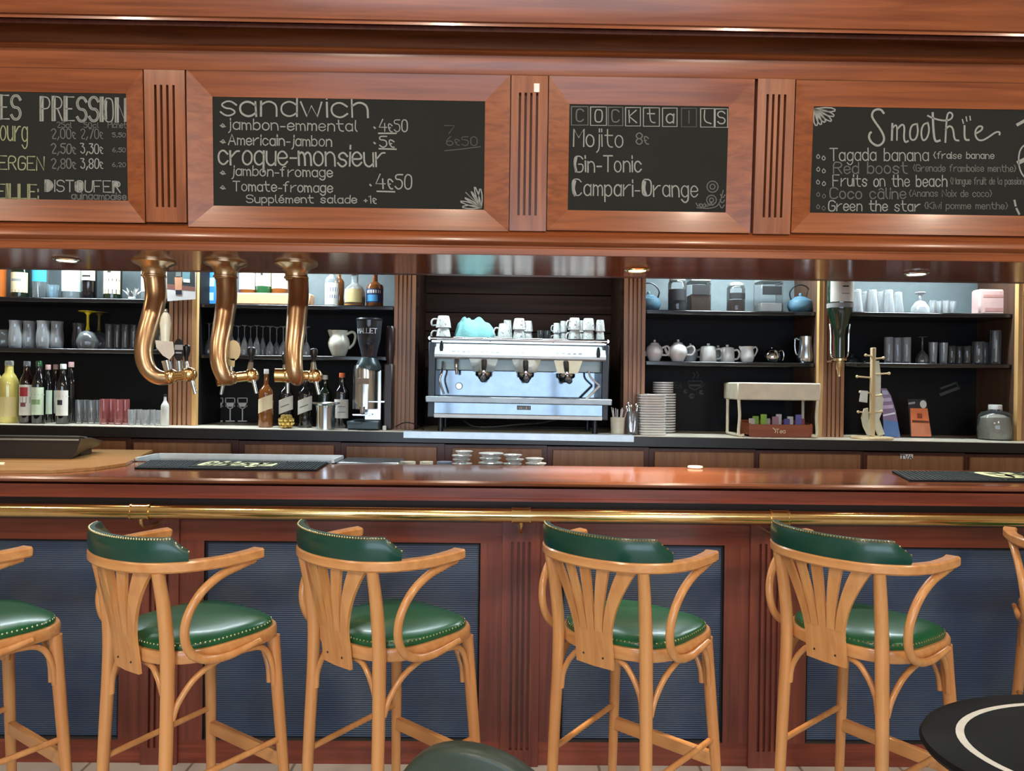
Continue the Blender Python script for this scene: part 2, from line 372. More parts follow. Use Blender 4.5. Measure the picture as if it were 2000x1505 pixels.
def write(mb, text, x0, x1, yb, h, wpx, to3d, slope=0.016, gap=1.1, jit=0.25, bold=0, only=''):
    if isinstance(mb, Lines): mb.new()
    gs = [gdata(c) for c in text]; tot = sum(g[1]+gap for g in gs)-gap; u = (x1-x0)/max(tot, 1); x = 0
    for ch, (st, wd, sharp) in zip(text, gs):
        jy = random.uniform(-jit, jit)*h/12; jr = random.uniform(-0.05, 0.05)
        for s in st:
            pts = s if sharp else smooth2(s)
            q = [(x0+(x+p[0]+p[1]*jr)*u, yb+slope*(x+p[0])*u-p[1]*h/6+jy) for p in pts]
            ribbon(mb, q, wpx*.82*random.uniform(.85, 1.1), to3d)
        if bold and (not only or ch in only):                      # heavy down-strokes
            b3 = lambda pp, w_: ribbon(mb, [(x0+(x+p[0])*u, yb+slope*(x+p[0])*u-p[1]*h/6+jy) for p in pp], w_, to3d)
            if ch in 'BDEFIKLMNPRT': b3([(0.15, 0.2), (0.15, 5.8)] if ch != 'T' else [(2, .2), (2, 5.8)], bold)
            if ch in 'OU': b3([(0.3, 1), (0.15, 3), (0.3, 5)], bold)
            if ch == 'S': b3(smooth2(st[0]), bold*.65)
            if ch == 'N': b3([(3.9, .3), (3.9, 5.8)], bold*.6)
            if only and ch in 'DO':
                for q in (1.2, 2.2, 3.1): b3([(q, .5+.25*q), (q, 5.5-.25*q)], bold)
            if only and ch == 'R': b3([(1.2, 3.3), (1.2, 5.7)], bold); b3([(2.4, 3.4), (2.4, 5.6)], bold)
        x += wd+gap
def line(mb, pts, wpx, to3d, sm=0): ribbon(mb, smooth2(pts, sm) if sm else pts, wpx, to3d)
# ------------------------------------------------------------------ long pieces that run the width of the bar
XE = 3.3
def long_strip(mb, prof, xe=XE):
    """prof: closed outline of (y at photo x=0, y at photo x=2000, Y): the same outline at both ends"""
    A = [W(0, a, Y) for a, b, Y in prof]; B = [W(2000, b, Y) for a, b, Y in prof]
    l = []; r = []
    for p, q in zip(A, B):
        d = (q-p)/(q.x-p.x); l.append(p+d*(-xe-p.x)); r.append(p+d*(xe-p.x))
    return mb.sweep([l, r])
def M_h(X, z, t): return (X, HY(z)-t, z)
def M_v(Y0): return lambda X, z, t: (X, Y0-t, z)
def mslab(mb, M, x0, x1, z0, z1, t0, t1):
    return mb.hexa([M(x0, z0, t1), M(x1, z0, t1), M(x1, z0, t0), M(x0, z0, t0), M(x0, z1, t1), M(x1, z1, t1), M(x1, z1, t0), M(x0, z1, t0)])
def fluted(mb, M, x0, x1, z0, z1, grooves, gw, gz0, gz1, t=0.032):
    mslab(mb, M, x0, x1, z0, z1, -0.004, 0.003)
    mslab(mb, M, x0, x1, gz1, z1, 0.003, t); mslab(mb, M, x0, x1, z0, gz0, 0.003, t)
    e = [x0]
    for g in grooves: e += [g-gw/2, g+gw/2]
    e.append(x1)
    for a, b in zip(e[0::2], e[1::2]): mslab(mb, M, a, b, gz0, gz1, 0.003, t)
    return mb
def mframe(mb, M, o, i, to, ti):
    """mitred frame: o, i = (x0, x1, z0, z1) outside and inside; face slopes from to to ti"""
    oc = [(o[0], o[2]), (o[1], o[2]), (o[1], o[3]), (o[0], o[3])]; ic = [(i[0], i[2]), (i[1], i[2]), (i[1], i[3]), (i[0], i[3])]
    for k in range(4):
        k2 = (k+1) % 4
        a, b, c, d = oc[k], oc[k2], ic[k2], ic[k]
        mb.hexa([M(*a, -0.004), M(*b, -0.004), M(*c, -0.004), M(*d, -0.004), M(*a, to), M(*b, to), M(*c, ti), M(*d, ti)])
    return mb
# ================================================================== CANOPY
can = thing('bar_canopy', 'long reddish wooden canopy with fluted pilasters hanging above the bar', 'bar canopy', (0, 0, 0))
b = MB()
zt = WZ(150, HA); zb = WZ(458, HA)
mslab(b, M_h, -XE, XE, zb-0.02, zt+0.28, -0.03, 0.0)
part('backing_panel', b, W_HEADX, can)
part('frieze', long_strip(MB(), [(92, 126, 3.0), (92, 126, 2.905), (128, 158, 2.912), (131, 162, 2.916), (131, 162, 3.0)]), W_HEADX, can)
part('frieze_moulding', long_strip(MB(), [(80, 112, 3.0), (80, 112, 2.885), (84, 117, 2.878), (88, 121, 2.885), (92, 126, 2.905), (92, 126, 3.0)]), W_HEADX, can)
part('cornice', long_strip(MB(), [(-260, -210, 3.0), (-260, -210, 2.70), (-60, -18, 2.72), (14, 52, 2.76), (24, 62, 2.768), (26, 64, 2.776), (33, 71, 2.776), (34, 72, 2.80), (35, 73, 3.0)]), W_HEADX, can)
part('cornice_soffit', long_strip(MB(), [(44, 82, 3.0), (44, 82, 2.80), (35, 73, 2.80), (35, 73, 3.0)]), W_CABD, can)
part('bead_moulding', long_strip(MB(), [(433, 462, 3.0), (433, 462, 2.965), (440, 469, 2.955), (443, 472, 2.93), (449, 478, 2.915), (457, 486, 2.912), (464, 493, 2.922), (467, 496, 2.935), (471, 499, 2.925), (483, 511, 2.925), (483, 511, 3.0)]), W_HEADX, can)
part('soffit', MB().hexa([tuple(W(-300, 480.5, 2.93)), tuple(W(2300, 516.0, 2.93)), (W(2300, 516, 2.93).x, 3.49, WZ(540, 3.49)), (W(-300, 480.5, 2.93).x, 3.49, WZ(540, 3.49)),
     tuple(W(-300, 480.5, 2.93)+Vector((0, 0, .08))), tuple(W(2300, 516.0, 2.93)+Vector((0, 0, .08))), (W(2300, 516, 2.93).x, 3.49, WZ(540, 3.49)+.08), (W(-300, 480.5, 2.93).x, 3.49, WZ(540, 3.49)+.08)]), wood('soffit wood', (136, 82, 54), (168, 106, 72), 'x', 0.16, 0.5), can)
part('back_board', MB().box(-XE, XE, 3.44, 3.49, WZ(540, 3.49), WZ(540, 3.49)+1.1), W_CABD, can)
for xs, gr, ys in (((291, 369), (312.5, 323.7, 335.5, 347.5), (143, 437, 172, 408)), ((997, 1067.5), (1014, 1025, 1035.7, 1047), (154, 454, 187, 424)), ((1471, 1542.5), (1490.5, 1501.5, 1512.5, 1524), (160, 460, 190, 428))):
    xm = sum(xs)/2; zz = [WH(xm, y).z for y in ys]; X = [WH(x, 300).x for x in xs]
    part('pilaster', fluted(MB(), M_h, X[0], X[1], zz[1], zz[0], [WH(g, 300).x for g in gr], 0.0095, zz[3], zz[2]), W_HEADZ, can)
boards = []
for nm, o, i in (('a', (-330, 288, 140, 436), (-260, 249.5, 182, 391)), ('b', (372, 995, 146, 450), (417, 946.5, 194, 406)), ('c', (1069.5, 1465, 156, 455), (1110.5, 1420, 206.5, 413)), ('d', (1545, 2330, 162, 461), (1585, 2260, 212, 419))):
    def rect(q, nm=nm):
        xm = {'a': 150, 'b': 680, 'c': 1265, 'd': 1800}[nm]
        return (WH(q[0], 300).x, WH(q[1], 300).x, WH(xm, q[3]).z, WH(xm, q[2]).z)
    ro, ri = rect(o), rect(i)
    part('panel_frame', mframe(MB(), M_h, ro, ri, 0.030, 0.005), W_HEADX if nm != 'c' else W_HEADX, can)
    boards.append(ri)
bn = [('menu_chalkboard', 'chalkboard of draught beer prices with heavy white capitals, above the till'), ('menu_chalkboard', 'wide chalkboard listing sandwich and croque-monsieur prices in chalk'),
      ('menu_chalkboard', 'small cocktail chalkboard with its heading in nine boxed letters'), ('menu_chalkboard', 'smoothie chalkboard with looping script heading and sparkle marks')]
T3 = lambda px, py: tuple(Vector(WH(px, py))-Vector((0, 0.0045, 0)))
bts = []
for ri, (nm, lb) in zip(boards, bn):
    t = thing(nm, lb, 'chalkboard'); m = MB(); mslab(m, M_h, ri[0]-.001, ri[1]+.001, ri[2]-.001, ri[3]+.001, 0.0004, 0.003); part('slate', m, SLATE, t); bts.append(t)
ca, cf, cg, cdk = Lines(), Lines(), Lines(), Lines()
def chalk_parts(ls, m, board):
    for mb in ls.l:
        if mb.v: part('chalk_lettering', mb, m, board, smooth=0)
# draught beers
write(ca, 'ES', 2, 41, 233, 46, 3.4, T3, bold=8); write(ca, 'PRESSION', 82, 246, 236, 46, 3, T3, gap=1.4, bold=8)
write(cf, '25cl', 113, 141, 250, 11, 2, T3); write(cf, '50cl', 165, 194, 250, 10, 1.6, T3); write(cf, 'Pichet', 212, 248, 250, 12, 1.6, T3)
write(cg, 'bourg', -12, 55, 275, 42, 3, T3); write(cg, 'BERGEN', -14, 87, 331, 26, 3, T3)
for y, a, b_, c in ((271, '2,00$', '2,70$', '5,50'), (300, '2,50$', '3,30$', '6,50'), (329, '2,80$', '3,80$', '6,20')):
    write(cf, a, 102, 149, y, 19, 2.6, T3); write(ca if y > 280 else cf, b_, 159, 202, y, 19, 2.4, T3); write(cf, c, 221, 246, y-3, 8, 1.8, T3)
write(cg, 'EILLE:', -4, 76, 387, 27, 3, T3, bold=6); write(ca, 'DISTOUFER', 90, 236, 374, 22, 2.6, T3, bold=4.5, only='DOR')
write(cf, 'guingampaise', 141, 248, 389, 13, 2.4, T3)
for m, mm in ((ca, CHALK), (cf, CHALKF), (cg, CHALKG)): chalk_parts(m, mm, bts[0])
# sandwiches
ca, cf, cdk = Lines(), Lines(), Lines()
write(ca, 'sandwich', 431, 719, 226, 42, 4.6, T3, gap=.9); write(ca, 'croque-monsieur', 428, 753, 321, 40, 4.4, T3, gap=.9)
write(cf, 'jambon-emmental', 447, 698, 253, 21, 2.7, T3); write(cf, 'Americain-jambon', 447, 648, 283, 20, 2.8, T3)
write(cf, 'jambon-fromage', 454, 650, 343, 19, 2.7, T3); write(cf, 'Tomate-fromage', 456, 650, 373, 19, 2.7, T3); write(cf, 'Suppl\u00e9ment salade +1$', 482, 735, 396, 15, 2.5, T3, slope=.006)
for y in (247, 278, 339, 368): write(ca, '*', 432, 440, y+3, 12, 2.2, T3); line(ca, [(431, y-1), (441, y+1)], 2, T3)
write(ca, '4$50', 741, 796, 257, 23, 2.6, T3); write(ca, '5$', 742, 770, 288, 21, 2.8, T3); write(ca, '4$50', 735, 804, 369, 28, 3.2, T3)
for p in ([(740, 261), (774, 261)], [(741, 291), (774, 292)], [(737, 374), (771, 375)], [(731, 249), (733, 251)], [(731, 279), (733, 281)], [(723, 361), (725, 363)]): line(ca, p, 3, T3)
line(cdk, [(869, 295), (900, 292), (938, 287)], 2, T3); write(cdk, '7', 870, 890, 262, 16, 2, T3); write(cdk, '6$50', 872, 932, 284, 17, 2, T3)
ca.new()
for k in range(7):
    a = math.radians(2+k*14.2); L = 42+6*(k % 2); bx, by = 940, 406; ex, ey = bx-L*math.cos(a), by-L*math.sin(a); nx, ny = -math.sin(a)*5, math.cos(a)*5
    line(ca, [(bx, by), ((bx+ex)/2+nx, (by+ey)/2-ny), (ex, ey), ((bx+ex)/2-nx*.7, (by+ey)/2+ny*.7), (bx, by)], 2.2, T3, 1)
for m, mm in ((ca, CHALK), (cf, CHALK), (cdk, CHALKD)): chalk_parts(m, mm, bts[1])
# cocktails
ca, cf, cdk = Lines(), Lines(), Lines()
for k, (ch, x0, x1) in enumerate(zip('CoCKtaIlS', (577, 715, 843, 968, 1097, 1235, 1372, 1510, 1615), (697, 830, 948, 1075, 1212, 1340, 1480, 1608, 1705))):
    x0, x1 = 960+x0/3.703, 960+x1/3.703; y0, y1 = 209+k*.55, 245+k*.55; m = cdk if k == 6 else (cf if k in (0, 2) else ca)
    line(m, [(x0, y0), (x1, y0), (x1, y1), (x0, y1), (x0, y0)], 2.2, T3); cxm = (x0+x1)/2
    write(m, {'o': 'O', 'S': 'S'}.get(ch, ch), cxm-7 if ch != 'I' else cxm, cxm+7 if ch != 'I' else cxm+.1, y1-7, 24 if ch.isupper() or ch == 'o' else 26, 3, T3)
write(ca, 'Mojito', 1120, 1216, 286, 34, 3, T3); write(cf, '8$', 1242, 1266, 282, 22, 2.6, T3); write(ca, 'Gin-Tonic', 1122, 1252, 336, 31, 3.2, T3, slope=.004)
write(ca, 'Campari-Orange', 1118, 1362, 382, 32, 3.2, T3, slope=.01); line(ca, [(1122, 355), (1119, 368), (1123, 381)], 6, T3, 1); line(ca, [(1259, 356), (1257, 369), (1261, 381)], 5, T3, 1); line(ca, [(1125, 309), (1122, 322), (1125, 335)], 5, T3, 1)
cf.new()
for c_, r_ in (((1391, 365), 11), ((1389, 391), 9.5), ((1391, 365), 5), ((1389, 391), 4)):
    line(cf, [(c_[0]+r_*math.cos(a*.52), c_[1]+r_*math.sin(a*.52)) for a in range(13)], 2, T3)
for k in range(9):
    x, y = (1363+k*5.5, 402+2*math.sin(k)) if k < 6 else (1404+k*.8, 405-(k-6)*10); 
    line(cf, [(x-4, y-5), (x, y+3), (x+5, y-4)], 2, T3, 1)
line(cf, [(1360, 406), (1385, 408), (1404, 402), (1412, 372)], 1.8, T3, 2)
for m, mm in ((ca, CHALK), (cf, CHALKF), (cdk, CHALKD)): chalk_parts(m, mm, bts[2])
# smoothies
ca, cf, cdk = Lines(), Lines(), Lines()
S0 = lambda p: [(1580+x/4.762, 190+y/4.762) for x, y in p]
for st, wd in (([(690, 150), (660, 112), (600, 120), (575, 170), (600, 220), (660, 300), (695, 370), (690, 420), (640, 460), (580, 430), (550, 380), (560, 335), (572, 330)], 4.2),
     ([(770, 250), (765, 400)], 4), ([(765, 300), (800, 255), (815, 280), (812, 400)], 3), ([(815, 300), (860, 250), (885, 275), (875, 380), (890, 425), (915, 410)], 3.6),
     ([(1000, 250), (950, 260), (930, 330), (940, 400), (985, 400), (1010, 330), (1000, 250)], 3.4), ([(1100, 240), (1055, 255), (1035, 330), (1050, 410), (1090, 390), (1115, 310), (1100, 240)], 3.4),
     ([(1145, 150), (1150, 300), (1165, 420), (1210, 405)], 4.4), ([(1100, 175), (1150, 200), (1240, 222), (1310, 215), (1335, 170), (1310, 140), (1280, 155), (1270, 260), (1262, 420)], 3.4), ([(1265, 300), (1300, 265), (1335, 290), (1345, 400), (1385, 405)], 3.6),
     ([(1440, 270), (1440, 400), (1480, 400)], 3.8), ([(1545, 340), (1600, 310), (1610, 275), (1570, 270), (1535, 320), (1550, 390), (1600, 410), (1670, 370), (1730, 325), (1770, 325), (1765, 350)], 3.4),
     ([(1420, 210), (1430, 245)], 2.5), ([(1455, 185), (1462, 225)], 2.5), ([(1490, 180), (1495, 215)], 2.5)): line(ca, S0(st), wd, T3, 2)
rows = ((314, 'Tagada banana', 1620, 1812, '{fraise banane', 1822, 1940, 24), (339, 'Red boost', 1627, 1771, '{Grenade framboise menthe}', 1782, 1983, 22), (364, 'Fruits on the beach', 1626, 1848, '{Mangue fruit de la passion', 1855, 1997, 22),
        (388, 'Coco c\u00e2line', 1620, 1768, '{Ananas Noix de coco}', 1774, 1936, 21), (412, 'Green the star', 1617, 1795, '{Kiwi pomme menthe}', 1804, 1967, 20))
for k, (y, a, x0, x1, b_, x2, x3, h) in enumerate(rows):
    write(ca if k in (0, 2, 4) else cf, a, x0, x1, y, h, 2.6, T3, slope=.004); write(cf if k else ca, b_, x2, x3, y-4, 13, 1.9, T3, slope=.004)
    for x in (1597, 1608): write(ca if k < 3 else cf, '*', x-4, x+4, y-3 if x < 1600 else y, 14, 1.8, T3)
ca.new()
for k in range(6):
    a = math.radians(4+k*16); L = 44 if k < 3 else 36; bx, by = 1590, 213; ex, ey = bx+L*math.cos(a), by+L*math.sin(a); nx, ny = math.sin(a)*5, -math.cos(a)*5
    line(ca, [(bx, by), ((bx+2*ex)/3+nx, (by+2*ey)/3+ny), (ex, ey), ((bx+2*ex)/3-nx, (by+2*ey)/3-ny), (bx, by)], 2.6, T3, 1)
ca.new(); line(ca, [(2004, 280), (1990, 292), (1987, 318), (1993, 340), (2006, 352)], 3, T3, 2); line(ca, [(1986, 244), (2004, 234)], 6, T3); line(ca, [(1988, 318), (2004, 310)], 8, T3); line(ca, [(1980, 392), (1982, 402)], 4, T3); line(ca, [(1984, 408), (1989, 418)], 4, T3)
for m, mm in ((ca, CHALK), (cf, CHALKF)): chalk_parts(m, mm, bts[3])
p = WH(1048, 178); single('sticker', MB().bbox(p.x-.012, p.x+.010, HY(p.z)-.0345, HY(p.z)-.0315, p.z-.017, p.z+.017, .001), PAPER, 'small torn white sticker stuck on the middle fluted pilaster', 'sticker')
# downlights in the canopy soffit
ZS = lambda X, Y: W(CX, 498.2, 2.93).z + (WZ(540, 3.49)-W(CX, 498.2, 2.93).z)*(Y-2.93)/0.56
def ceil_z(px, Y):
    a = W(px, 484.4+px*.01365, 2.93); k = (Y-2.93)/.56
    return a.z+(WZ(540, 3.49)-a.z)*k
LENS = mat('lit lamp lens', (255, 236, 200), 0.4, emit=(255, 226, 180), es=22)
for px, Y, lb, e in ((130, 3.17, 'recessed round downlight in the soffit beside the first brass tap column, above the till', 34), (1245, 3.23, 'brightly glowing round downlight in the soffit close to the espresso machine', 230), (1790, 3.22, 'recessed round downlight in the soffit above the mug tree shelves', 34)):
    z = ceil_z(px, Y); X = W(px, 510, Y).x; t = thing('downlight', lb, 'downlight', (X, Y, z), 0, 'soffit downlights')
    part('trim_ring', MB().lathe([(0.052, 0.004), (0.055, -0.004), (0.046, -0.010), (0.037, -0.007), (0.037, 0.004)], 24), BRASS if px == 1245 else STEEL, t)
    part('lens', MB().lathe([(0.0, -0.008), (0.025, -0.0075), (0.037, -0.005), (0.037, 0.003), (0, 0.003)], 24), LENS, t)
    lamp('downlight_beam', 'SPOT', (X, Y, z-.03), e, (1, .80, .54), (X, Y, 0), spot_size=math.radians(76), spot_blend=.8, shadow_soft_size=.03)
# ================================================================== BAR COUNTER
YP = 3.0; MP = M_v(YP)
bar = thing('bar_counter', 'mahogany bar counter with fluted posts and ribbed blue front panels', 'bar counter')
ZT = [W(0, 930, 2.88).z, W(2000, 950, 2.88).z]
ZTOP = (ZT[0]+ZT[1])/2
top = MB(); zt = ZTOP
pr = [(2.895, zt-.022), (2.88, zt-.016), (2.878, zt-.008), (2.884, zt), (2.90, zt+.001), (3.45, zt), (3.45, zt-.03), (2.93, zt-.03)]
top.sweep([[(-XE, y, z) for y, z in pr], [(XE, y, z) for y, z in pr]])
part('counter_top', top, W_TOP, bar)
zf0 = W(1000, 979, 2.90).z
fa = [(2.905, zt-.03), (2.905, zf0+.012), (2.898, zf0+.01), (2.898, zf0), (2.99, zf0), (2.99, zt-.03)]
part('fascia', MB().sweep([[(-XE, y, z) for y, z in fa], [(XE, y, z) for y, z in fa]]), W_BARX, bar)
zr0 = WZ(1006, 2.985)
part('recess_board', MB().box(-XE, XE, 2.985, 3.02, zr0-.03, zf0), DARKREC, bar)
zp1 = zr0-.005; zp0 = 0.0
zb1, zb0 = WZ(1060.5, YP), WZ(1447, YP)
PX = [WX(x, YP, 1250) for x in (233, 280, 351, 397.5, 936.5, 979.5, 1052.5, 1096, 1412.5, 1461, 1530, 1574)]
part('carcass', MB().box(-XE, XE, YP+.03, YP+.08, 0, zr0), DARKREC, bar)
fm = MB()
part('panel_rail', mslab(MB(), MP, -XE, XE, zb1, zp1, -.03, .004), W_BARX, bar); part('panel_rail', mslab(MB(), MP, -XE, XE, .06, zb0, -.03, .004), W_BARX, bar)
sp = MB()
for x0, x1 in ((PX[0], PX[1]), (PX[2], PX[3]), (PX[4], PX[5]), (PX[6], PX[7]), (PX[8], PX[9]), (PX[10], PX[11])): part('panel_stile', mslab(MB(), MP, x0, x1, zb0, zb1, -.03, .004), W_BARZ, bar)
for x0, x1 in ((-XE, PX[0]), (PX[3], PX[4]), (PX[7], PX[8]), (PX[11], XE)):
    q = MB(); mslab(q, MP, x0+.002, x1-.002, zb0+.002, zb1-.002, -.025, -.012); part('blue_panel', q, BLUEP, bar)
    q = MB(); mframe(q, MP, (x0, x1, zb0, zb1), (x0+.009, x1-.009, zb0+.009, zb1-.009), .0042, -.009); part('panel_bead', q, mat('black bead', (18, 16, 18), 0.4), bar)
for a, b_, gs, ytop in ((PX[1], PX[2], (297, 308, 319, 330), 1046), (PX[5], PX[6], (998.5, 1010.5, 1020.5, 1031.5), 1056), (PX[9], PX[10], (1480, 1491, 1502, 1513), 1060)):
    part('pilaster', fluted(MB(), MP, a, b_, 0.0, zp1, [WX(g, YP, 1250) for g in gs], 0.0105, WZ(1460, YP), WZ(ytop, YP, (gs[0])), .018), W_BARZ, bar)
part('plinth', MB().box(-XE, XE, YP-.002, YP+.05, 0, 0.075), W_BARX, bar)
part('back_ledge', MB().box(-XE, XE, 3.45, 3.80, zt-.075, zt-.05), STEEL, bar)
# return with a lighter worktop at the till end
xr = W(300, 900, 3.6).x
single('side_worktop', MB().sweep([[(a, b_, zt+dz) for a, b_ in ((-XE, 2.93), (-2.0, 2.93), (-1.74, 2.97), (-1.64, 3.08), (-1.60, 3.25), (-1.77, 3.87), (-XE, 3.87))] for dz in (.0015, .014)]), W_LIGHTTOP,
       'lighter brown wooden worktop carrying the till at the end of the bar', 'worktop', smooth=0)
single('worktop_support', MB().box(-XE, -1.85, 3.46, 3.86, 0, zt-.08), W_CABD, 'dark wooden base under the light worktop behind the bar', 'base')
# brass rail
ZR = (W(0, 997, 2.855).z + W(2000, 1015, 2.855).z)/2; rr = .0255
rail = thing('brass_rail', 'polished brass rail along the bar front with ring brackets', 'rail')
part('rail_tube', MB().tube([(-XE, 2.855, ZR), (XE, 2.855, ZR)], rr, 28), BRASS, rail)
for px in (276, 1018, 1521):
    X = WX(px, 2.855, 1003)
    br = MB().tube([(X-.034, 2.855, ZR), (X+.034, 2.855, ZR)], rr+.0035, 28)
    br.tube([(X-.036, 2.855, ZR), (X-.030, 2.855, ZR)], rr+.006, 28).tube([(X+.030, 2.855, ZR), (X+.036, 2.855, ZR)], rr+.006, 28)
    br.tube([(X, 2.855, ZR-.024), (X, 2.86, ZR-.045), (X, 2.90, ZR-.07), (X, 2.982, ZR-.072)], [.009, .008, .008, .011], 12)
    part('rail_bracket', br, BRASS, rail)
# ================================================================== BACK BAR
YF = 4.0
ca0, ca1 = W(200, 832, YF), W(1800, 861, YF)
ks = (ca1.z-ca0.z)/(ca1.x-ca0.x)
def zc(X): return ca0.z+ks*(X-ca0.x)
XB = 3.5
def slope_box(x0, x1, y0, y1, dz0, dz1, mb=None):
    mb = mb or MB()
    return mb.hexa([(x0, y0, zc(x0)+dz0), (x1, y0, zc(x1)+dz0), (x1, y1, zc(x1)+dz0), (x0, y1, zc(x0)+dz0), (x0, y0, zc(x0)+dz1), (x1, y0, zc(x1)+dz1), (x1, y1, zc(x1)+dz1), (x0, y1, zc(x0)+dz1)])
bc = thing('cream_worktop', 'cream worktop with dark edge running behind the bar', 'worktop')
part('slab', slope_box(-XB, XB, YF+.004, YB-.002, -.035, 0), COUNTER, bc)
part('edge_band', slope_box(-XB, XB, YF-.004, YF+.004, -.055, -.003), DARKEDGE, bc)
part('edge_moulding', slope_box(-XB, XB, YF+.004, YF+.02, -.055, -.036), DARKEDGE, bc)
seams = [(-160, 250), (262, 455), (478, 655), (676, 855), (882, 1060), (1078, 1258), (1276, 1472), (1480, 1680), (1690, 1880), (1890, 2120)]
clab = ['under the worktop behind the till', 'behind the bar mat, below the syrup bottles', 'below the chalk-drawn wine glasses', 'below the coffee grinder', 'under the espresso machine, behind the stacked dishes', 'below the spoon pots',
        'below the stacked white plates', 'below the tea bag stand', 'with a small white paper label', 'below the big glass jar at the shelf end']
for (a, b_), l in zip(seams, clab):
    x0, x1 = WX(a, 4.05, 880), WX(b_, 4.05, 880); xe0, xe1 = x0-.014, x1+.014
    zz = zc((x0+x1)/2)-.066
    t = thing('base_cabinet', 'brown wooden cabinet '+l, 'cabinet', ((x0+x1)/2, 4.05, 0), 0, 'cabinets under the back worktop')
    hw = (x1-x0)/2; k_ = seams.index((a, b_)); cl = .5*(x0-WX(seams[k_-1][1], 4.05, 880))-.0008 if k_ else .01; cr = .5*(WX(seams[k_+1][0], 4.05, 880)-x1)-.0008 if k_ < len(seams)-1 else .01
    part('carcass', MB().box(-hw-cl, hw+cr, .0, .5, 0, zz), W_CABD, t)
    part('door', MB().bbox(-hw+.004, hw-.004, -.018, 0, .1, zz-.016, .003), W_CAB, t)
    if a == 1690:
        st = W(1771, 891, 4.03); part('paper_label', MB().box(st.x-(x0+x1)/2-.034, st.x-(x0+x1)/2+.034, -.0195, -.018, st.z-.013, st.z+.012), PAPER, t, 'white paper label with dark writing')
        lt = MB(); write(lt, 'TVA', 1759, 1782, 896, 8, 2.2, lambda px, py: tuple(Vector((W(px, py, 4.0302).x-(x0+x1)/2, -.0202, W(px, py, 4.0302).z)))); part('lettering', lt, BLACKP, t, smooth=0)
# pillars between the shelf bays
YPIL = 4.2; MQ = M_v(YPIL)
ZBT = 2.45
for (a, b_), lb, pale in (((332, 377), 'fluted wooden pillar behind the first brass tap, with a photo on it', 'r'), ((770, 811), 'fluted wooden pillar between coffee grinder and espresso machine', ''), ((1218, 1259), 'fluted wooden pillar between espresso machine and white teapots', ''), ((1606, 1647), 'fluted wooden pillar carrying the upside-down spirit bottle', 'l'), ((1994, 2040), 'wooden pillar past the glass jar at the shelf end', 'l')):
    x0, x1 = WX(a, YPIL, 680), WX(b_, YPIL, 680); t = thing('fluted_pillar', lb, 'pillar', (0, 0, 0)); wd = (x1-x0)
    z0 = zc(x0)+.0005
    gs = [x0+wd*k for k in (.2, .4, .6, .8)]
    part('shaft', fluted(MB(), MQ, x0, x1, z0, ZBT, gs, .009, z0+.001, ZBT-.05, .016), W_PIL, t)
    part('core', MB().box(x0+.002, x1-.002, YPIL+.005, 4.6, z0, ZBT), W_CABD, t)
    if pale == 'r': part('edge_strip', MB().box(x1, x1+.024, YPIL-.012, YPIL+.02, z0, ZBT), W_PALE, t); part('side_board', MB().box(x1, x1+.022, YPIL+.02, 4.56, z0, ZBT), BLACKBD, t)
    if pale == 'l': part('edge_strip', MB().box(x0-.024, x0, YPIL-.012, YPIL+.02, z0, ZBT), W_PALE, t); part('side_board', MB().box(x0-.022, x0, YPIL+.02, 4.56, z0, ZBT), W_SIDE, t)
# shelf bays
YSH, YBK = 4.24, 4.56
bays = [(-60, 331, 150, 581, 680, 'black shelving bay full of bottles and glasses behind the till'), (384, 769, 570, 594.5, 693.5, 'black shelving bay behind the brass taps, holding stemmed glasses'),
        (1260, 1598, 1400, 606, 706, 'black shelving bay of teapots and storage jars'), (1648, 1988, 1800, 610, 709, 'black shelving bay of glasses behind the mug tree')]
BAY = []
for a, b_, xm, yt, ym, lb in bays:
    x0, x1 = WX(a, 4.25, 700), WX(b_, 4.25, 700); zt_, zm = WZ(yt, YSH, xm), WZ(ym, YSH, xm)
    if a < 0: x0 = -XB
    t = thing('shelf_unit', lb, 'shelf unit')
    part('back_panel', MB().box(x0, x1, YBK, YBK+.02, zc(x0)+.001 if zc(x0) > zc(x1) else zc(x0)+.001, zt_), BLACKBD, t)
    part('upper_back_panel', MB().box(x0, x1, YBK, YBK+.02, zt_, ZBT), LITBD, t)  # upper part of the back, coloured paler as if lit from above
    for z in (zt_, zm): part('shelf', MB().bbox(x0+.001, x1-.001, YSH, YBK, z-.026, z, .005), BLACKSH, t)
    part('top_board', MB().box(x0, x1, YPIL+.02, YBK, ZBT, ZBT+.03), BLACKBD, t)
    BAY.append((x0, x1, zt_, zm, t))
# chalk drawings on the black back panels
def T4(px, py):
    p_ = W(px, py, YBK-.0015); return tuple(p_)
for x in (426, 449.5, 473.5):
    c = MB(); line(c, [(x-9, 777), (x-9, 788), (x-6, 795), (x, 798), (x+6, 795), (x+9, 788), (x+9, 777)], 1.6, T4, 1); line(c, [(x-9, 777), (x+9, 777)], 1.4, T4); line(c, [(x-6, 790), (x+6, 790)], 8, T4); line(c, [(x, 798), (x, 820)], 2.4, T4); line(c, [(x-8, 822), (x+8, 822)], 2.4, T4)
    part('chalk_drawing', c, mat('fresh chalk', (214, 214, 208), .9), BAY[1][4], 'wine glass drawn in chalk', smooth=0)
c = MB(); write(c, 'TEA', 1312, 1331, 757, 11, 1.5, T4)
line(c, [(1343, 744), (1346, 756), (1357, 761), (1367, 756), (1371, 744), (1343, 744)], 2.2, T4); line(c, [(1345, 752), (1369, 752)], 4, T4); line(c, [(1371, 746), (1377, 750), (1369, 756)], 1.5, T4); line(c, [(1353, 738), (1358, 733), (1354, 727)], 1.5, T4, 1); line(c, [(1361, 738), (1365, 732), (1361, 726)], 1.5, T4, 1)
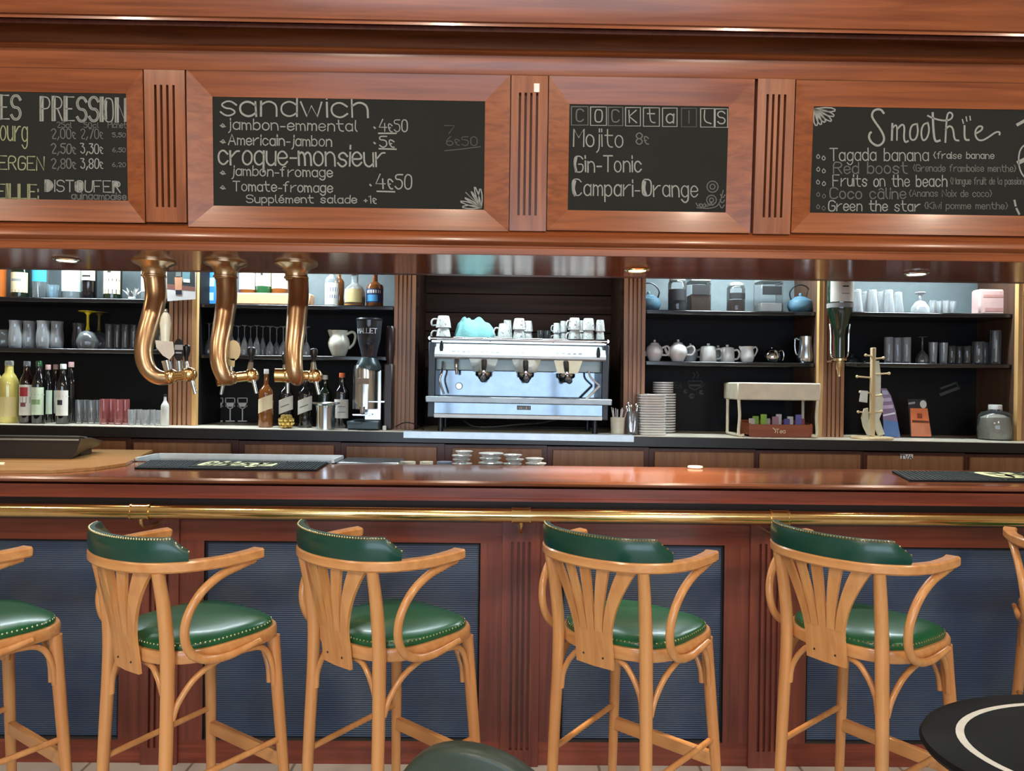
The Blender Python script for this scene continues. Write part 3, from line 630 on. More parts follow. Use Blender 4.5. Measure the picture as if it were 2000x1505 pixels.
for x, y, r_ in ((1339, 764, 4), (1351, 773, 6), (1370, 766, 5)): line(c, [(x+r_*.6*math.cos(a), y+r_*.6*math.sin(a)) for a in range(7)], 4, T4)
part('chalk_drawing', c, CHALKD, BAY[2][4], 'faint chalk drawing of a steaming cup', smooth=0)
c = MB(); line(c, [(1838, 770), (1872, 757)], 6, T4); line(c, [(1838, 758), (1868, 747)], 4, T4); line(c, [(1872, 757), (1868, 747)], 2, T4)
part('chalk_drawing', c, CHALKD, BAY[3][4], 'faint chalk drawing of a sandwich', smooth=0)
# alcove of the espresso machine
xa0, xa1 = WX(811, 4.25, 700)+.001, WX(1217, 4.25, 700)-.001
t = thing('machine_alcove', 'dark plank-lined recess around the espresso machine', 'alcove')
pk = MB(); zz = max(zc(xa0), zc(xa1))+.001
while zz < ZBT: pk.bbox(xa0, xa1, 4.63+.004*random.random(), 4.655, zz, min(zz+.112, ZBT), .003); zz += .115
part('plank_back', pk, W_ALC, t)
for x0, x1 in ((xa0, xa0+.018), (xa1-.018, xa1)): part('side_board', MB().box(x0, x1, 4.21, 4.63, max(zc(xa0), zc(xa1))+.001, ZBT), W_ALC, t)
def part_w(name, mb, m, t, label=None, smooth=40):                  # part built in room coordinates under a thing that stands elsewhere
    l = t.location
    mb.v = [(v[0]-l.x, v[1]-l.y, v[2]-l.z) for v in mb.v]
    return part(name, mb, m, t, label, smooth)
# ================================================================== BAR STOOLS
def arc_rail():
    P = [(.240, .066), (.247, .03), (.249, -.03), (.243, -.09), (.222, -.155), (.185, -.203), (.135, -.240), (.07, -.261), (0, -.268)]
    P = P+[(-x, y) for x, y in P[-2::-1]]
    Q = []
    for i in range(len(P)-1):
        p0 = P[max(i-1, 0)]; p1 = P[i]; p2 = P[i+1]; p3 = P[min(i+2, len(P)-1)]
        for k in range(4):
            t = k/4; Q.append(tuple(.5*((2*p1[a])+(p2[a]-p0[a])*t+(2*p0[a]-5*p1[a]+4*p2[a]-p3[a])*t*t+(3*p1[a]-p0[a]-3*p2[a]+p3[a])*t**3) for a in (0, 1)))
    Q.append(P[-1]); return Q
RAILP = arc_rail()
def rail_sec(i, prof):                                              # prof: (outward, z)
    a, b_ = RAILP[max(i-1, 0)], RAILP[min(i+1, len(RAILP)-1)]
    dx, dy = b_[0]-a[0], b_[1]-a[1]; d = math.hypot(dx, dy); nx, ny = -dy/d, dx/d
    nx, ny = (nx, ny) if nx*RAILP[i][0]+ny*(RAILP[i][1]+.05) > 0 else (-nx, -ny)
    return [(RAILP[i][0]+nx*o, RAILP[i][1]+ny*o, z) for o, z in prof]
def seat_out(n=56, inset=0.0):
    o = []
    for i in range(n):
        a = 2*math.pi*i/n; c, s = math.cos(a), math.sin(a); e = 4.0 if s > 0 else 2.6
        hx = .212-inset; hy = (.213 if s > 0 else .198)-inset
        r = (abs(c/hx)**e+abs(s/hy)**e)**(-1/e); o.append((r*c, r*s))
    return o
def make_stool(label):
    t = thing('bar_stool', label, 'bar stool', (0, 0, 0), 0, 'green-seated stools along the bar')
    N = len(RAILP)
    secs = []
    for i in range(N):
        e = min(i, N-1-i); k = max(0, 1-e/10); hw = .0165+.006*k; zt_ = 1.006+.004*k; zb_ = zt_-.031; c = .005
        if e == 0: hw -= .006; zt_ -= .004; zb_ += .004
        secs.append(rail_sec(i, [(-hw, zb_+c), (-hw+c, zb_), (hw-c, zb_), (hw, zb_+c), (hw, zt_-c), (hw-c, zt_), (-hw+c, zt_), (-hw, zt_-c)]))
    part('arm_rail', MB().sweep(secs), W_STOOLX, t)
    secs = []; i0 = next(i for i in range(N) if RAILP[i][1] < -.150); rng = range(i0, N-i0); st = MB()
    for i in rng:
        e = min(i-i0, N-1-i0-i); hz = .066 if e >= 3 else .028+.0127*e; z0 = 1.0065
        secs.append(rail_sec(i, [(-.011, z0), (.013, z0), (.0165, z0+hz*.3), (.0155, z0+hz*.75), (.009, z0+hz), (-.004, z0+hz), (-.0115, z0+hz*.75), (-.013, z0+hz*.3)]))
        if e >= 0:
            p = rail_sec(i, [(.0115, z0+hz*.955)])[0]; st.sphere(p, .0034, 6)
            if i+1 < N-i0:
                q = rail_sec(i+1, [(.0115, z0+hz*.955)])[0]
                if 3 <= e: st.sphere(tuple((p[a]+q[a])/2 for a in range(3)), .0034, 6)
    bp = part('back_pad', MB().sweep(secs), TEALL, t, 'green leather back pad')
    part('pad_studs', st, STUD, bp)
    # fan splat
    sp = MB()
    def spt(u, v, off):
        w_ = .066+(.088*((v-.3)/.7)**1.6 if v > .3 else 0); x = u*w_; z = .668+.310*v
        yb = -.206+1.1*x*x; yt = -.262+1.9*x*x; k = v**1.2
        return (x, yb*(1-k)+yt*k-off, z)
    def strip(u0f, u1f, v0, v1, n):
        secs_ = []
        for i in range(n+1):
            v = v0+(v1-v0)*i/n; a, b_ = u0f(v), u1f(v); m_ = (a+b_)/2
            secs_.append([spt(a, v, -.004), spt(m_, v, -.004), spt(b_, v, -.004), spt(b_, v, .006), spt(m_, v, .006), spt(a, v, .006)])
        sp.sweep(secs_)
    strip(lambda v: -1, lambda v: 1, 0, .36, 5)
    for k in range(5):
        a, b_ = -1+.4*k, -.6+.4*k
        strip(lambda v, a=a, k=k: a+(0 if k == 0 else .012+.075*max(0, v-.36)/.64), lambda v, b_=b_, k=k: b_-(0 if k == 4 else .012+.075*max(0, v-.36)/.64), .355, 1.0, 10)
    s_ = part('fan_splat', sp, W_STOOL, t)
    sc_ = MB()
    for x, v in ((-.032, .10), (.032, .10)): p = spt(x/.06, v, .0062); sc_.sphere(p, .0035, 8, 1, 1, .5)
    part('screw', sc_, DKMETAL, s_)
    o0, o1 = seat_out(), seat_out(56, .012)
    z0, z1 = .700, .737
    f_ = MB().sweep([[(x*.985, y*.985, z0) for x, y in o0], [(x, y, z0+.005) for x, y in o0], [(x, y, z1-.006) for x, y in o0], [(x*.985, y*.985, z1) for x, y in o0], [(x*.9, y*.9, z1) for x, y in o0], [(x*.9, y*.9, z0) for x, y in o0], [(x*.985, y*.985, z0) for x, y in o0]], caps=False)
    part('seat_frame', f_, W_STOOLX, t)
    cs = [[(x*k, y*k, z) for x, y in o1] for k, z in ((.96, z0+.01), (1.0, z1+.001), (1.0, z1+.009), (.985, z1+.016), (.94, z1+.022), (.8, z1+.031), (.55, z1+.037), (.25, z1+.039), (.02, z1+.040))]
    cu = part('seat_cushion', MB().sweep(cs), GREENL, t, 'shiny green leather cushion', 60)
    o2 = seat_out(96, .0155); ss = MB()
    for x, y in o2: ss.sphere((x, y, z1+.013), .0034, 6)
    part('seat_studs', ss, STUD, cu)
    for s in (-1, 1):
        part('leg', MB().tube([(s*.174, -.198, 0), (s*.168, -.184, .4), (s*.160, -.176, .70), (s*.163, -.190, .86), (s*.170, -.214, .978)], [.0155, .0183, .020, .019, .017], 14), W_STOOL, t)
        part('leg', MB().tube([(s*.214, .213, 0), (s*.192, .192, .36), (s*.173, .174, .66), (s*.171, .172, .702)], [.0145, .0178, .020, .020], 14), W_STOOL, t)
        part('arm_support', MB().tube([(s*.242, .046, .974), (s*.246, -.015, .966), (s*.247, -.075, .950), (s*.244, -.128, .915), (s*.238, -.162, .862), (s*.232, -.170, .805), (s*.227, -.150, .750), (s*.224, -.100, .715), (s*.2225, -.02, .704), (s*.2225, .085, .720)], [.010, .0125, .0125, .0125, .0125, .0125, .0125, .0125, .0115, .008], 12), W_STOOL, t)
        part('brace', MB().tube([(s*.172, -.168, .552), (s*.176, -.150, .60), (s*.184, -.105, .655), (s*.19, -.03, .688), (s*.19, .07, .692), (s*.186, .125, .675), (s*.184, .158, .62), (s*.184, .167, .55)], .009, 10), W_STOOL, t)
        part('side_stretcher', MB().tube([(s*.170, -.186, .355), (s*.190, .190, .375)], .0095, 10, 1), W_STOOL, t)
    for y0, xx in ((-.176, .162), (.17, .172)):
        yy = y0*.99
        part('brace', MB().tube([(-xx+.014, yy, .552), (-xx+.022, yy, .605), (-xx+.055, yy, .662), (-xx+.1, yy, .690), (xx-.1, yy, .690), (xx-.055, yy, .662), (xx-.022, yy, .605), (xx-.014, yy, .552)], .009, 10), W_STOOL, t)
    part('foot_bar', MB().bbox(-.190, .190, .182, .204, .285, .33, .004), W_STOOLX, t)
    part('back_stretcher', MB().tube([(-.170, -.186, .25), (.170, -.186, .25)], .0095, 10, 1), W_STOOL, t)
    return t
st0 = make_stool('green bar stool below the fluted pilaster between the beer and sandwich chalkboards')
st0.location = (-.955, 2.374, 0); st0.rotation_euler = (0, 0, -.629)
dup(st0, (-.344, 2.41, 0), -.728, 'green bar stool below the wide sandwich chalkboard, behind the dark chair top')
dup(st0, (.426, 2.42, 0), -.738, 'green bar stool below the small cocktail chalkboard, with brightest seat shine')
dup(st0, (1.175, 2.425, 0), -.980, 'green bar stool below the smoothie chalkboard, close to the round black table')
dup(st0, (-1.635, 2.36, 0), -.62, 'green bar stool at the till end, only its seat and armrest in the picture')
dup(st0, (WX(1962, 2.74, 1040)+.211, 2.58, 0), -.45, 'green bar stool past the round table, showing only one armrest tip')
# ================================================================== TABLE AND CHAIR IN FRONT
t = thing('round_table', 'round black table with a thin white ring on its top', 'table', (1.336, 1.572, 0))
part('table_top', MB().lathe([(0, .722), (.30, .722), (.317, .728), (.322, .738), (.318, .747), (.31, .75), (0, .75)], 72, 0, 0, 0, 1.31, .96), mat('black table laminate', (14, 14, 15), .6, spec=.15), t)
part('ring_inlay', MB().lathe([(.246, .7502), (.246, .7508), (.259, .7508), (.259, .7502)], 72, 0, 0, 0, 1.34, .96), mat('white ring', (222, 222, 214), .5), t, 'white ring')
part('column', MB().lathe([(0, .03), (.035, .03), (.032, .72), (0, .72)], 24), DKMETAL, t)
part('foot_plate', MB().lathe([(0, 0), (.22, 0), (.22, .012), (.05, .032), (0, .032)], 40), DKMETAL, t)
DGREEN = mat('dark green-grey leatherette', (54, 68, 60), .42, bump=.05, bscale=200)
t = thing('dining_chair', 'dark green-grey padded chair seen from behind, below the middle stools', 'chair', (.045, 1.62, 0), -.30)
o = []
for k in range(33):
    a = math.pi*k/32; o.append((.19*math.copysign(abs(math.cos(a))**.95, math.cos(a)), .28*math.sin(a)**.95))
def bk(off): return lambda x, z: (x, -.20-.10*(z/.3)-off+.5*x*x, .598+z)
cb = MB(); ol = [(-.18, -.10), (.18, -.10)]+o
cb.sweep([[bk(.0)(x*.93, z*.95) for x, z in ol], [bk(.008)(x, z) for x, z in ol], [bk(.040)(x, z) for x, z in ol], [bk(.05)(x*.95, z*.965) for x, z in ol]])
part('backrest', cb, DGREEN, t, smooth=60)
part('seat', MB().bbox(-.22, .22, -.22, .22, .43, .49, .02), DGREEN, t)
for sx in (-1, 1):
    part('leg', MB().tube([(sx*.19, .19, 0), (sx*.18, .18, .43)], [.013, .017], 10, 1), DKMETAL, t)
    part('leg', MB().tube([(sx*.19, -.22, 0), (sx*.18, -.19, .43), (sx*.15, -.222, .5)], [.013, .017, .015], 10, 1), DKMETAL, t)
# ================================================================== BEER TAPS
def Wp(px, py, Y): return tuple(W(px, py, Y))
def beer_tap(label, fx, path, bar_, spouts, rlist, yb):
    zc_ = ceil_z(fx, 3.2); X0 = W(fx, 508, 3.2).x
    t = thing('beer_tap', label, 'beer tap', (X0, 3.2, zc_), 0, 'brass tap columns hanging from the canopy')
    part('flange', MB().lathe([(0, 0), (.088, 0), (.088, -.006), (.080, -.012), (.060, -.020), (.050, -.032), (.046, -.046), (.046, -.056), (.050, -.058), (.050, -.064), (.043, -.066), (.043, -.072), (0, -.072)][::-1], 32), ABRASS, t)
    P = [(0, 0, -.06)]+[tuple(Vector(W(x, y, Y))-t.location) for x, y, Y in path]
    part('column', MB().tube(P, rlist, 24, 8), ABRASS, t)
    bm_ = MB(); a, b_ = Vector(W(*bar_[0])), Vector(W(*bar_[1]))
    bm_.tube([a, a+(b_-a)*.25, a+(b_-a)*.3, a+(b_-a)*.75, a+(b_-a)*.8, b_], [.026, .026, .021, .021, .027, .027], 20, 1)
    bm_.sphere(b_, .030, 16); bm_.sphere(a, .031, 16)
    if bar_[2]: bm_.tube([a-(b_-a).normalized()*.05, a], [.028, .028], 18, 1)
    part_w('tap_bar', bm_, BRASS, t)
    for (x0, y0, x1, y1) in spouts:
        part_w('spout', MB().tube([W(x0, y0, yb), W((x0+x1)/2, (y0+y1)/2, yb), W(x1, y1, yb)], [.0085, .0075, .007], 12, 1), STEEL, t)
    return t
R10 = [.043, .0425, .0415, .0405, .039, .0365, .034, .032, .030, .027, .0235]
t1 = beer_tap('brass swan-neck tap column with tall white handle, by the till', 301, [(302, 545, 3.2), (304, 580, 3.19), (297, 615, 3.16), (287, 650, 3.13), (281, 680, 3.11), (283, 706, 3.10), (294, 727, 3.10), (311, 737, 3.10), (328, 738, 3.10), (336, 737, 3.10)], ((334, 735, 3.10), (370, 731, 3.10), False), [(374, 738, 382, 769)], R10, 3.10)
def knob(t, px, y0, y1, w_, Y, m=BLACKP, nm='handle'):
    z0, z1 = W(px, y1, Y).z, W(px, y0, Y).z; h = z1-z0; r = w_/2*Y/F; X = W(px, (y0+y1)/2, Y).x
    return part_w(nm, MB().lathe([(0, 0), (r*.45, 0), (r*.45, h*.25), (r*.7, h*.4), (r, h*.7), (r*.9, h*.92), (r*.5, h), (0, h)], 16, X, Y, z0), m, t)
X, Y_ = W(323, 650, 3.09).x, 3.09
z0, z1 = W(323, 688, 3.09).z, W(322, 610, 3.09).z; h = z1-z0
hh = part_w('handle', MB().lathe([(0, 0), (.016, 0), (.015, h*.15), (.020, h*.55), (.023, h*.72), (.018, h*.9), (.009, h), (0, h)], 18, X, Y_, z0, 1, .8), CREAMC, t1, 'tall white handle')
part_w('finial', MB().sphere((X, Y_, z1+.008), .009, 12), CHROME, t1)
bl = MB(); q = [(303, 664), (338, 667), (341, 690), (331, 702), (318, 694), (305, 678)]
bl.sweep([[W(x, y, 3.075) for x, y in q], [W(x, y, 3.085) for x, y in q]]); part_w('blade_badge', bl, mat('pale badge', (206, 198, 186), .4), t1, 'pale plastic badge')
part_w('handle_base', MB().tube([W(326, 704, 3.1), W(330, 726, 3.1)], [.022, .016], 14, 1), CHROME, t1)
bg = MB(); q = [(349+10.5*math.cos(a*math.pi/12), 683+22*math.sin(a*math.pi/12)) for a in range(24)]
bg.sweep([[W(x, y, 3.085) for x, y in q], [W(x, y, 3.10) for x, y in q]]); part_w('oval_badge', bg, BLACKP, t1, 'black oval badge')
part_w('oval_mark', MB().box(W(341, 680, 3.083).x, W(357, 680, 3.083).x, 3.0825, 3.0845, W(349, 683, 3.083).z, W(349, 673, 3.083).z).box(W(343, 680, 3.083).x, W(355, 680, 3.083).x, 3.0825, 3.0845, W(349, 690, 3.083).z, W(349, 687, 3.083).z), mat('grey badge mark', (150, 150, 150), .5), t1)
part_w('badge_stem', MB().tube([W(350, 704, 3.095), W(352, 726, 3.1)], [.013, .013], 12, 1), STEEL, t1)
knob(t1, 364, 673, 707, 15, 3.12)
part_w('knob_stem', MB().tube([W(364, 706, 3.12), W(366, 726, 3.11)], [.009, .011], 10, 1), STEEL, t1)
t2 = beer_tap('brass swan-neck tap column with round cream badge, middle of the three', 441, [(442, 545, 3.2), (443, 580, 3.18), (439, 615, 3.15), (433, 650, 3.11), (428, 680, 3.08), (428, 706, 3.06), (433, 725, 3.055), (440, 737, 3.06), (447, 739, 3.07), (452, 738, 3.09)], ((448, 738, 3.09), (492, 733, 3.13), True), [(437, 744, 432, 770), (495, 742, 501, 768)], R10, 3.11)
dz = MB(); q = [(456+14*math.cos(a*math.pi/12), 684+20*math.sin(a*math.pi/12)) for a in range(24)]
dz.sweep([[W(x, y, 3.10) for x, y in q], [W(x, y, 3.112) for x, y in q]]); q = [(444, 700), (459, 700), (458, 716), (445, 716)]
dz.sweep([[W(x, y, 3.10) for x, y in q], [W(x, y, 3.112) for x, y in q]])
part_w('round_badge', dz, mat('cream badge', (206, 184, 138), .5), t2, 'round cream badge')
part_w('badge_stem', MB().tube([W(451, 715, 3.106), W(451, 734, 3.10)], [.010, .010], 10, 1), STEEL, t2)
knob(t2, 491, 677, 708, 16, 3.13); part_w('handle_base', MB().tube([W(490, 707, 3.13), W(488, 728, 3.13)], [.010, .015], 12, 1), CHROME, t2)
t3 = beer_tap('brass swan-neck tap column in front of the stemmed glasses, beside the whisky bottles', 579, [(582, 545, 3.2), (583, 580, 3.17), (580, 615, 3.13), (577, 650, 3.09), (574, 680, 3.06), (574, 706, 3.04), (576, 725, 3.035), (579, 737, 3.045), (581, 740, 3.06), (583, 738, 3.08)], ((562, 733, 3.10), (616, 734, 3.12), True), [(562, 744, 562, 768), (617, 744, 623, 770)], R10, 3.11)
knob(t3, 613, 680, 708, 16, 3.12); part_w('handle_base', MB().tube([W(612, 707, 3.12), W(612, 728, 3.12)], [.010, .015], 12, 1), CHROME, t3)
knob(t3, 556, 690, 714, 12, 3.12); part_w('handle_base', MB().tube([W(556, 713, 3.12), W(558, 730, 3.11)], [.010, .014], 12, 1), CHROME, t3)
# ================================================================== ESPRESSO MACHINE
YM = 4.06; xm = WX(1013, YM, 740)
em = thing('espresso_machine', 'wide three-group chrome espresso machine in the dark recess', 'espresso machine', (xm, YM, zc(xm)+.0005)); em.rotation_euler = (0, -math.atan(ks), 0)
em.location.z = max(zc(xm), zc(xm))+.0005
ez = lambda py: (W(1013, py, YM).z-em.location.z)
ex = lambda px: WX(px, YM, 740)-xm
eb = lambda x0, x1, y0, y1, p0, p1, b_=.003, m=None: (m or MB()).bbox(ex(x0), ex(x1), y0, y1, ez(p1), ez(p0), b_)
part('side_panel', eb(834, 849, .03, .47, 670, 818, .004), mat('machine side', (42, 46, 50), .35, .4), em)
part('side_panel', eb(1176, 1190, .03, .47, 670, 818, .004), mat('machine side', (42, 46, 50), .35, .4), em)
hd = MB(); pr = [(.055, ez(671)), (.045, ez(674)), (-.004, ez(694)), (-.004, ez(699)), (.012, ez(702)), (.24, ez(702)), (.24, ez(671))]
hd.sweep([[(ex(847), y, z) for y, z in pr], [(ex(1182), y, z) for y, z in pr]])
hp = part('head_panel', hd, WHITEST, em, 'pale enamelled head panel')
bt = MB()
for px in (884, 894, 904, 914, 940, 950, 960, 970, 1000, 1010, 1020, 1030, 1087, 1099, 1110, 1121, 1132): bt.hexa([(ex(px-3.2), .0055, ez(689)), (ex(px+3.2), .0055, ez(689)), (ex(px+3.2), .02, ez(689)), (ex(px-3.2), .02, ez(689)), (ex(px-3.2), .0125, ez(686.5)), (ex(px+3.2), .0125, ez(686.5)), (ex(px+3.2), .027, ez(686.5)), (ex(px-3.2), .027, ez(686.5))])
part('button_strip', bt, mat('grey buttons', (150, 160, 164), .4), hp)
part('top_tray', eb(838, 1186, .062, .46, 664, 671, .003), STEEL, em)
tr = MB().tube([(ex(836), .055, ez(662)), (ex(1187), .055, ez(662))], .0105, 14, 1)
for px in (838, 955, 1080, 1184): tr.tube([(ex(px), .055, ez(662)), (ex(px), .07, ez(667))], .006, 8, 1)
tr.tube([(ex(836), .055, ez(662)), (ex(836), .44, ez(662))], .0105, 12, 1).tube([(ex(1187), .055, ez(662)), (ex(1187), .44, ez(662))], .0105, 12, 1)
part('cup_rail', tr, CHROME, em)
part('splash_panel', eb(848, 1178, .20, .24, 700, 776, .002), mat('mirror steel', (104, 113, 122), .07, 1.0), em)
part('recess_panel', eb(848, 1178, .10, .20, 701, 724, .002), mat('grey recess steel', (120, 128, 126), .4, .8), em)  # grey steel panel set back between the group heads
part('drip_tray', eb(832, 1194, -.03, .22, 776, 788, .004), mat('satin steel', (150, 158, 162), .4, .7), em)
part('lower_panel', eb(848, 1177, .0, .45, 788, 810, .002), mat('mirror steel', (104, 113, 122), .07, 1.0), em)
part('base_band', eb(848, 1177, -.004, .45, 810, 818, .003), WHITEST, em)
bd = part('badge', eb(1010, 1037, -.004, .001, 791.5, 800, .0008), BLACKP, em, 'black name badge')
lt = MB(); write(lt, 'MALLIET', 1012.5, 1035, 798.6, 5.4, .8, lambda px, py: (ex(px), -.0046, ez(py)), slope=0, jit=0); part('badge_lettering', lt, PAPER, bd, smooth=0)
for px in (943, 1027, 1109):
    g = MB(); a = [(px-28, 702), (px+28, 702), (px+20, 727), (px-20, 727)]
    g.sweep([[(ex(x), .015 if y < 710 else .045, ez(y)) for x, y in a], [(ex(x), .20, ez(y)) for x, y in a]])
    gh = part('group_head', g, CHROME, em)
    X = ex(px); part('group_ring', MB().lathe([(0, ez(736)), (.040, ez(736)), (.046, ez(733)), (.046, ez(727)), (.040, ez(724)), (0, ez(724))], 24, X, .10, 0), CHROME, gh)
    pf = part('portafilter', MB().tube([(X, .09, ez(733)), (X, .06, ez(734)), (X, .02, ez(736))], [.034, .018, .010], 16, 1).tube([(X, .10, ez(735)), (X, .10, ez(744))], [.012, .010], 10, 1), CHROME, em)
    part('portafilter_handle', MB().tube([(X, .025, ez(736)), (X, -.02, ez(739)), (X, -.075, ez(742)), (X, -.09, ez(742.5))], [.010, .015, .0165, .010], 14), BLACKP, pf)
for px, y0, y1 in ((861, 669, 690), (1166, 674, 697)):
    part('steam_lever', MB().lathe([(0, 0), (.008, .0), (.011, .018), (.009, .04), (.005, .054), (0, .056)], 12, ex(px), -.02, ez(y1-1.5)).tube([(ex(px), -.02, ez((y0+y1)/2)), (ex(px), .01, ez((y0+y1)/2))], .005, 8, 1), BLACKP, em)
part('steam_wand', MB().tube([(ex(862), .06, ez(708)), (ex(862), .03, ez(726)), (ex(858), .02, ez(745)), (ex(866), .03, ez(772))], .006, 10), CHROME, em)
part('steam_wand', MB().tube([(ex(1152), .08, ez(722)), (ex(1156), .05, ez(735)), (ex(1172), .03, ez(750))], .006, 10).tube([(ex(1172), .03, ez(750)), (ex(1146), .02, ez(777))], .0075, 10, 1), WHITEST, em)
part('hot_water_tap', MB().tube([(ex(889), .08, ez(706)), (ex(889), .05, ez(712)), (ex(890), .05, ez(733))], [.014, .011, .007], 12), CHROME, em)
part('gauge', MB().lathe([(0, 0), (.018, 0), (.020, .006), (.016, .010), (0, .010)], 20, 0, 0, 0), CHROME, em).matrix_local = Matrix.Translation((ex(892), .199, ez(756))) @ Matrix.Rotation(math.pi/2, 4, 'X')
for px in (860, 1165):
    for y in (.05, .40): part('foot', MB().lathe([(0, 0), (.016, 0), (.014, .012), (.011, ez(817)), (0, ez(817))], 14, ex(px), y), DKMETAL, em)
part('power_cable', MB().tube([(ex(905), .06, ez(824)), (ex(925), .03, ez(834)), (ex(960), .02, ez(835)), (ex(1010), .05, ez(830)), (ex(1060), .09, ez(826)), (ex(1090), .1, ez(819))], .0045, 8), DKMETAL, em)
s0, s1 = W(790, 838, 3.97), W(1237, 849, 3.97)
xs0, xs1 = WX(789, 3.985, 845), WX(1237, 3.985, 853)
single('steel_tray', slope_box(xs0, xs1, 3.968, 3.995, -.030, -.004).hexa([(xs0, 3.968, zc(xs0)-.004), (xs1, 3.968, zc(xs1)-.004), (xs1, 4.04, zc(xs1)+.0002), (xs0, 4.04, zc(xs0)+.0002), (xs0, 3.968, zc(xs0)+.004), (xs1, 3.968, zc(xs1)+.004), (xs1, 4.04, zc(xs1)+.004), (xs0, 4.04, zc(xs0)+.004)]), mat('satin tray', (190, 200, 206), .35, .6), 'long pale metal strip along the worktop edge under the espresso machine', 'metal strip')
# ================================================================== SMALL WARE
CACHE = {}
def place(name, label, cat, X, Y, z, parts, rz=0, group=None):
    """parts: (part name, mesh builder or mesh, material, sub-parts): one part makes a single mesh thing"""
    if len(parts) == 1 and not parts[0][3]:
        return single(name, parts[0][1], parts[0][2], label, cat, (X, Y, z), rz, group)
    t = thing(name, label, cat, (X, Y, z), rz, group)
    def rec(ps, par):
        for nm, mb, m, sub in ps:
            me = mb if isinstance(mb, bpy.types.Mesh) else mb.mesh(nm, m)
            o_ = obj(nm, me, par); rec(sub, o_)
    rec(parts, t); return t
def zsurf(bay, row, X):
    return (zc(X) if row == 'c' else BAY[bay][2] if row == 't' else BAY[bay][3])+.0006
def glass_mesh(kind, h, r, m, key=None):
    k = (kind, round(h, 3), round(r, 3), m.name)
    if k in CACHE: return CACHE[k]
    q = {'tumbler': [(0, 0), (.8, 0), (.84, .03), (1, .97), (1, 1), (.95, 1), (.78, .09), (0, .09)],
         'straight': [(0, 0), (.95, 0), (1, .03), (1, .98), (.98, 1), (.93, .99), (.9, .08), (0, .08)],
         'belly': [(0, 0), (.82, 0), (.9, .04), (1, .25), (.96, .5), (.84, .74), (.86, .9), (.94, 1), (.89, 1), (.8, .88), (.79, .74), (.9, .5), (.94, .25), (.8, .07), (0, .07)],
         'upturned': [(0, 1), (.62, 1), (.68, .97), (.72, .7), (.9, .3), (1, 0), (.94, 0), (.85, .3), (.66, .7), (.62, .9), (0, .9)][::-1],
         'wine_up': [(0, 1), (.8, 1), (.85, .985), (.2, .955), (.11, .9), (.11, .5), (.3, .45), (.78, .3), (.95, .12), (.85, 0), (.8, 0), (.88, .12), (.72, .28), (.2, .43), (0, .44)][::-1],
         'flute_up': [(0, 1), (.78, 1), (.85, .985), (.2, .96), (.1, .92), (.1, .62), (.35, .56), (.8, .38), (1, .15), (.92, 0), (.87, 0), (.94, .15), (.74, .37), (.2, .54), (0, .55)][::-1],
         'coupe_up': [(0, 1), (.5, 1), (.56, .97), (.18, .86), (.12, .62), (.5, .55), (.9, .3), (1, 0), (.95, 0), (.84, .3), (.4, .5), (0, .52)][::-1],
         'jar': [(0, 0), (.92, 0), (1, .04), (1, .78), (.9, .87), (.8, .9), (.8, .92), (.74, .92), (.74, .9), (.92, .78), (.92, .06), (0, .06)]}[kind]
    me = MB().lathe([(a*r, b_*h) for a, b_ in q], 20).mesh(kind, m, 50); CACHE[k] = me; return me
def px_row(bay, row, name, kind, pxs, ytop, ybase, wpx, Y, m, fmt, cat, group, jit=.0):
    """a row of like glasses: label gets its place in the row"""
    h = (ybase-ytop)*Y/F; r = wpx/2*Y/F
    for i, px in enumerate(pxs):
        yy = Y+(jit if i % 2 else 0); X = WX(px, yy, ybase)
        single(name, glass_mesh(kind, h, r, m), m, fmt.replace('{o}', ORD[i]), cat, (X, yy, zsurf(bay, row, X)), random.uniform(0, 3), group)
BG = {}
def bglass(name, col, a=.55, gloss=.7):
    if name not in BG: BG[name] = mat('bottle '+name, col, .08, coat=.3, spec=.7)
    return BG[name]
PROF = {'std': [(0, 0), (.94, 0), (1, .015), (1, .60), (.94, .66), (.62, .73), (.38, .79), (.34, .84), (.33, .93)],
        'wine': [(0, 0), (.95, 0), (1, .015), (1, .62), (.93, .68), (.55, .75), (.39, .79), (.37, .93)],
        'syrup': [(0, 0), (.93, 0), (1, .02), (1, .62), (.92, .69), (.70, .76), (.46, .81), (.42, .93)],
        'stout': [(0, 0), (.95, 0), (1, .03), (1, .56), (.9, .64), (.5, .70), (.32, .74), (.30, .93)],
        'tall': [(0, 0), (.95, 0), (1, .015), (1, .70), (.9, .76), (.45, .82), (.36, .85), (.36, .95)],
        'round': [(0, 0), (.75, 0), (.95, .08), (1, .25), (.95, .45), (.75, .58), (.42, .66), (.32, .70), (.32, .90)]}
